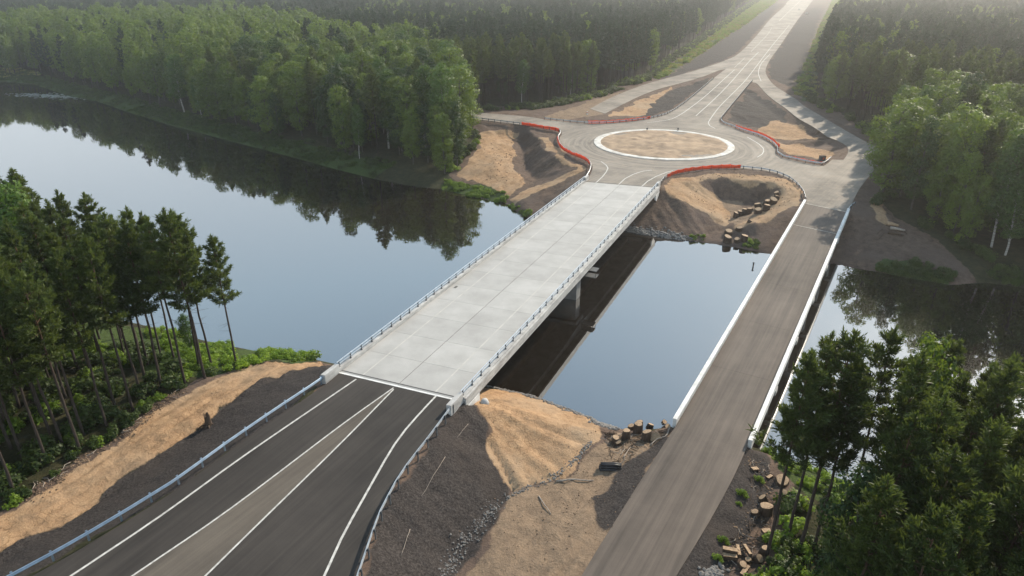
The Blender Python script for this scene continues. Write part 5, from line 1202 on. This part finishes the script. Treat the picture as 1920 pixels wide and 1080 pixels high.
# bundle of black pipes
b = G(1145, 880); e = empty('pipe_bundle', b, R(-4)); tag(e, 'bundle of black pipes lying on the brown flat', 'pipe bundle')
for i, (y, z) in enumerate(((-0.45, 0.12), (-0.2, 0.12), (0.05, 0.12), (0.3, 0.12), (-0.32, 0.33), (-0.08, 0.33), (0.18, 0.33), (-0.2, 0.54), (0.05, 0.54))):
    m = MB(); L_ = 1.2 - 0.12 * (i > 3) - 0.1 * rng.random(); m.tube([(-L_, y, z - 0.03), (-L_ / 2, y, z), (0.2, y + 0.03, z + 0.01), (L_, y, z - 0.04)], 0.12, 9); m.build('pipe', M['tarp'], e, True)
# broken stump and roots on the left track
b = G(392, 799); e = empty('broken_stump', b); tag(e, 'dark splintered tree stump at the edge of the sand track', 'stump'); n = 12; w = wobble(n, 0.08); V = []; F = []
for z, sc in ((-0.2, 1.7), (0.15, 1.1), (0.8, 0.85), (1.4, 0.8)):
    for i in range(n): t = 2 * math.pi * i / n; V.append((0.34 * sc * w[i] * math.cos(t), 0.34 * sc * w[i] * math.sin(t), z + (rng.uniform(-0.25, 0.35) if z > 1 else 0)))
for j in range(3):
    for i in range(n): F.append((j * n + i, j * n + (i + 1) % n, (j + 1) * n + (i + 1) % n, (j + 1) * n + i))
V.append((0, 0, 1.0)); F += [(3 * n + i, 3 * n + (i + 1) % n, len(V) - 1) for i in range(n)]
mobj('stump_wood', V, F, M['bark_log'], e)
for i in range(6):
    a = i * 1.05 + rng.uniform(-0.3, 0.3); L_ = rng.uniform(0.6, 1.3); m = MB(); m.tube([(0.2 * math.cos(a), 0.2 * math.sin(a), 0.2), (0.6 * L_ * math.cos(a), 0.6 * L_ * math.sin(a), 0.12), (L_ * math.cos(a + 0.2), L_ * math.sin(a + 0.2), -0.1)], [0.12, 0.08, 0.02], 6); m.build('root', M['bark_log'], e, True)
# felled trunks and roots on the right bank
for lb, a, b_, r_, mt in [('whitish felled trunk lying on the bank right of the narrow bridge', (1662, 422), (1684, 427), 0.45, 'wood_cut'), ('grey felled trunk below the whitish one on the right bank', (1668, 431), (1696, 436), 0.36, 'wood_grey'), ('dark felled trunk at the front of the right bank debris', (1664, 440), (1694, 444), 0.32, 'bark_log')]:
    stick(lb, a, b_, r_, mt, 0.35, 'felled_trunk', 'log', 0.05)
for i, (a, b_, lb) in enumerate([((1655, 432), (1645, 440), 'crooked branch at the left end of the right bank debris'), ((1660, 437), (1648, 450), 'dark root trailing down from the right bank debris'), ((1690, 430), (1700, 440), 'short branch at the right end of the right bank debris')]): stick(lb, a, b_, 0.09, 'bark_log', 0.15)

# splinters and twigs strewn about
tw = []
for q in range(4):
    m = MB(); L_ = rng.uniform(0.5, 1.1); m.tube([(-L_ / 2, 0, 0.03), (0, rng.uniform(-0.1, 0.1), 0.08), (L_ / 2, rng.uniform(-0.15, 0.15), 0.04)], [0.03, 0.028, 0.012], 4); tw.append(m.data('twig', M['wood_grey' if q == 0 else 'bark_log']))
def twigs(name, polys, n, label):
    A = []
    for pl in polys:
        w_ = np.array([p[:2] for p in GP(pl)]); got = 0
        while got < n:
            x, y = rng.uniform(w_[:, 0].min(), w_[:, 0].max(), 200), rng.uniform(w_[:, 1].min(), w_[:, 1].max(), 200); k_ = inpoly(x, y, w_); A.append(np.c_[x[k_], y[k_], hsample(x[k_], y[k_])]); got += k_.sum() + 1
    A = np.concatenate(A); k_ = len(A); scatter(name, A, rng.uniform(0.5, 1.6, k_), rng.uniform(0, 6.28, k_), rng.integers(0, 4, k_), tw, label, 'twigs')
twigs('wood_debris', [[(1130, 812), (1150, 806), (1255, 806), (1235, 838), (1180, 868), (1140, 880)], [(1130, 812), (1255, 806), (1220, 825), (1150, 840)]], 70, 'dark twigs and splinters around the log pile by the narrow bridge')
twigs('track_edge_twigs', [[(60, 930), (160, 862), (243, 812), (300, 765), (350, 735), (345, 722), (300, 752), (243, 798), (160, 848), (60, 912)]], 90, 'twigs along the forest side of the sand track')
twigs('shoulder_twigs', [[(1410, 860), (1440, 875), (1470, 930), (1440, 1000), (1420, 1075), (1340, 1078), (1400, 960)]], 80, 'twigs and bark bits beside the right foreground logs')

# ------------------------------------------------------------------ stones
M['clod'] = simple('dry earth clod', (0.26, 0.175, 0.11), (0.12, 0.08, 0.055), 2, 0.95)
def stone_proto(seed, mat='stone'):
    r_ = np.random.default_rng(seed); import bmesh as _b
    bm = _b.new(); _b.ops.create_icosphere(bm, subdivisions=1, radius=1.0)
    for v in bm.verts: v.co *= r_.uniform(0.7, 1.15); v.co.z *= 0.7
    me_ = bpy.data.meshes.new('stone'); bm.to_mesh(me_); bm.free(); me_.materials.append(M[mat]); return me_
STN = [stone_proto(s) for s in range(4)]; CLD = [stone_proto(s + 9, 'clod') for s in range(4)]
def stones(name, pxpath, width, n, smin, smax, label, ms=None):
    q = resample(dens(GP(pxpath), 1.0), 0.3); A = []
    for _ in range(n):
        p = q[rng.integers(len(q))]; x, y = p[0] + rng.normal(0, width / 2), p[1] + rng.normal(0, width / 2); z = float(hsample(x, y))
        if z < -0.35: continue
        A.append((x, y, z + 0.03))
    k_ = len(A); scatter(name, np.array(A), rng.uniform(smin, smax, k_) * rng.uniform(0.6, 1.2, k_), rng.uniform(0, 6.28, k_), rng.integers(0, 4, k_), ms or STN, label, 'stones')
stones('riprap', [(1165, 430), (1200, 436), (1240, 442), (1285, 449)], 1.3, 700, 0.16, 0.38, 'grey riprap stones at the far foot of the wide bridge')
stones('toe_stones', [(905, 722), (930, 728), (1010, 748), (1060, 767), (1112, 787), (1130, 797)], 0.55, 900, 0.07, 0.2, 'pale stone edging along the water below the sand cone')
stones('corner_rubble', [(1122, 793), (1135, 800), (1150, 803)], 0.9, 260, 0.12, 0.3, 'grey rubble heap between the sand cone and the logs')
stones('rubble_line', [(1108, 830), (1075, 865), (1040, 897), (1000, 912), (950, 935)], 0.4, 330, 0.04, 0.12, 'line of rubble along the foot of the sand cone')
stones('gravel_toe_rubble', [(930, 948), (900, 990), (870, 1020), (845, 1060), (840, 1090)], 0.8, 300, 0.04, 0.13, 'scattered rubble at the foot of the dark gravel slope')
stones('pale_rubble', [(1325, 1075), (1340, 1076), (1350, 1070)], 0.6, 60, 0.12, 0.26, 'small heap of pale stones by the split wood pile')
stones('track_clods', [(60, 935), (160, 860), (243, 808), (300, 760), (340, 735)], 1.0, 320, 0.05, 0.16, 'clods and splinters along the forest side of the sand track', CLD)
stones('bank_debris', [(1405, 850), (1418, 880), (1440, 905), (1425, 960), (1400, 1010), (1360, 1075)], 1.3, 260, 0.04, 0.13, 'small stones and chips on the shoulder by the right pines', CLD)
stones('flat_clods', [(960, 960), (1020, 930), (1090, 900), (1130, 850), (1100, 950), (1030, 1010), (960, 1060)], 5.0, 260, 0.03, 0.09, 'small earth clods strewn over the brown flat', CLD)
stones('sand_slope_clods', [(900, 270), (930, 300), (950, 340), (960, 290), (985, 310), (940, 260)], 5.0, 220, 0.05, 0.2, 'earth clods on the sand slope left of the wide bridge', CLD)
stones('pit_clods', [(1300, 360), (1340, 400), (1400, 410), (1470, 372), (1440, 335), (1360, 328), (1300, 335)], 3.0, 220, 0.05, 0.18, 'earth clods round the sandy pit', CLD)

# ------------------------------------------------------------------ small plants on the right shoulder
for px, py, s_, lb in [(1392, 930, 0.55, 'green plant on the gravel beside the narrow road, upper one'), (1386, 947, 0.3, 'tiny green plant on the gravel beside the narrow road'), (1424, 903, 0.5, 'green plant left of the wide pale stump'), (1357, 1018, 0.5, 'green tuft above the split wood pile'), (1346, 1052, 0.45, 'green tuft left of the split wood pile')]:
    p = G(px, py); o = link(bpy.data.objects.new('small_plant', B_BRIGHT[0])); o.location = p; o.scale = (s_, s_, s_); tag(o, lb, 'plant', 'small plants on the right shoulder')
p = G(586, 676); o = link(bpy.data.objects.new('round_bush', B_BRIGHT[1])); o.location = p; o.scale = (1.1, 1.1, 1.2); tag(o, 'round bright bush at the right end of the left bank', 'bush')
p = G(430, 700); 

# ------------------------------------------------------------------ small things on the site
p = P(1101, 215); e = empty('bollard', p); m = MB(); m.tube([(0, 0, 0), (0, 0, 0.9)], 0.22, 10); m.build('post', M['white'], e); m = MB(); m.tube([(0, 0, 0.55), (0, 0, 0.72)], 0.235, 10); m.build('band', M['net'], e); tag(e, 'small white bollard on the dirt left of the far orange net', 'bollard')
for px, py, lb in ((1213, 246, 'short dark marker post on the far rim of the island, left one'), (1271, 246, 'short dark marker post on the far rim of the island, right one')):
    p = P(px, py); m = MB(); m.box((0, 0, 0.45), (0.22, 0.22, 0.9)); m.box((0, 0, 0.8), (0.55, 0.08, 0.3), 0.4); o = m.build('marker_post', M['steel_dark']); o.location = p; tag(o, lb, 'post')
p = G(1541, 301); e = empty('site_box', p, R(15)); m = MB(); m.box((0, 0, 0.55), (1.3, 0.9, 1.1)); m.build('body', M['steel_dark'], e); m = MB(); m.box((0, 0, 1.13), (1.4, 1.0, 0.06)); m.build('lid', M['bark_log'], e); m = MB(); m.box((0, -0.46, 0.55), (0.5, 0.03, 0.5)); m.build('panel', M['net'], e); tag(e, 'dark site box at the near tip of the triangular island', 'box')
p = G(1512, 27); e = empty('traffic_board', p, R(20)); m = MB(); m.box((-0.8, 0, 0.6), (0.1, 0.1, 1.2)); m.box((0.8, 0, 0.6), (0.1, 0.1, 1.2)); m.build('legs', M['steel_dark'], e); m = MB(); m.box((0, -0.08, 1.2), (3.2, 0.06, 0.9)); m.build('panel', M['white'], e); tag(e, 'small white board beside the hazy far road', 'sign')
p = P(1412, 500, 0); e = empty('mooring_stake', p); m = MB(); m.tube([(0, 0, -2.0), (0, 0, 0.7)], 0.12, 8); m.build('stake', M['bark_log'], e); m = MB(); m.tube([(0, 0, 0.7), (0, 0, 0.85)], [0.2, 0.1], 8); m.build('cap', M['steel_dark'], e); tag(e, 'dark stake poking out of the water between the bridges', 'stake')
# car far up the road
p = P(1498, 19); e = empty('car', p, -math.atan2(P(1525, 0)[0] - P(1490, 45)[0], P(1525, 0)[1] - P(1490, 45)[1]))
M['car_paint'] = simple('white car paint', (0.75, 0.75, 0.75), (0.72, 0.72, 0.72), 2, 0.25); M['glass'] = simple('car glass', (0.03, 0.035, 0.04), (0.03, 0.035, 0.04), 2, 0.1)
body = [(-0.86, -2.2, 0.32), (0.86, -2.2, 0.32), (0.86, 2.2, 0.32), (-0.86, 2.2, 0.32), (-0.9, -2.25, 0.75), (0.9, -2.25, 0.75), (0.9, 2.25, 0.7), (-0.9, 2.25, 0.7), (-0.85, -2.1, 0.98), (0.85, -2.1, 0.98), (0.85, 2.0, 0.85), (-0.85, 2.0, 0.85), (-0.84, 0.95, 1.0), (0.84, 0.95, 1.0)]
mobj('body', body, [(3, 2, 1, 0), (0, 1, 5, 4), (1, 2, 6, 5), (2, 3, 7, 6), (3, 0, 4, 7), (4, 5, 9, 8), (5, 6, 10, 13, 9), (6, 7, 11, 10), (7, 4, 8, 12, 11), (12, 13, 10, 11), (8, 9, 13, 12)], M['car_paint'], e)
mobj('roof', [(-0.66, -1.3, 1.46), (0.66, -1.3, 1.46), (0.66, 0.1, 1.48), (-0.66, 0.1, 1.48), (-0.62, -1.2, 1.52), (0.62, -1.2, 1.52), (0.62, 0.0, 1.53), (-0.62, 0.0, 1.53)], BOXF, M['car_paint'], e)
mobj('windows', [(-0.80, -2.0, 0.985), (0.80, -2.0, 0.985), (0.80, 0.92, 1.005), (-0.80, 0.92, 1.005), (-0.65, -1.29, 1.455), (0.65, -1.29, 1.455), (0.65, 0.09, 1.475), (-0.65, 0.09, 1.475)], BOXF, M['glass'], e)
for sx in (-0.82, 0.82):
    for sy in (-1.35, 1.35): m = MB(); m.tube([(sx - 0.1, sy, 0.32), (sx + 0.1, sy, 0.32)], 0.32, 12); m.build('wheel', M['tarp'], e)
tag(e, 'white car driving away on the hazy far road', 'car')
# reeds and floating weed at the upper left
spread('reed_patch', [[(-20, 143), (40, 142), (38, 149), (0, 152), (-20, 152)], [(0, 128), (75, 138), (80, 143), (0, 142)]], 0.8, G_DRY + G_BANK, 0.7, 1.3, 'yellow green reeds at the upper left river bend', 'reeds', False, -0.5)
rng = np.random.default_rng(8); cpt = P(98, 180, 0.0); k_ = 420; ax_ = np.c_[cpt[0] + rng.normal(0, 9, k_), cpt[1] + rng.normal(0, 2.6, k_) , np.full(k_, 0.02)]; ax_[:, 1] -= (ax_[:, 0] - cpt[0]) * 0.25
lily = tri_mesh_np('pad', np.array([(math.cos(t) * 0.5, math.sin(t) * 0.5, 0.0) for t in np.linspace(0, 6.28, 9)[:-1]]), np.array([[0, 1, 2, 3], [0, 3, 4, 7], [4, 5, 6, 7]]), simple('pale weed', (0.30, 0.31, 0.27), (0.16, 0.18, 0.13), 3, 0.5))
scatter('floating_weed', ax_, rng.uniform(0.5, 1.3, k_), rng.uniform(0, 6, k_), np.zeros(k_), [lily], 'pale floating weed patch near the upper left shore', 'water weed')

# ------------------------------------------------------------------ haze
hm = bpy.data.materials.new('haze'); hm.use_nodes = True; nt = hm.node_tree; nt.nodes.clear(); out = nn(nt, 'ShaderNodeOutputMaterial'); pv = nn(nt, 'ShaderNodeVolumePrincipled')
pv.inputs['Color'].default_value = (0.97, 0.97, 0.97, 1); pv.inputs['Density'].default_value = 0.00028; pv.inputs['Anisotropy'].default_value = 0.80
nt.links.new(pv.outputs[0], out.inputs['Volume'])
x0_, x1_, y0_, y1_ = GX[0] - 15, GX[-1] + 15, GY[0] - 15, GY[-1] + 15
m = MB(); m.box(((x0_ + x1_) / 2, (y0_ + y1_) / 2, 22.75), (x1_ - x0_, y1_ - y0_, 53.5)); hz_o = m.build('haze', hm); tag(hz_o, 'thin pale morning haze over the whole valley', 'haze', None, 'stuff')
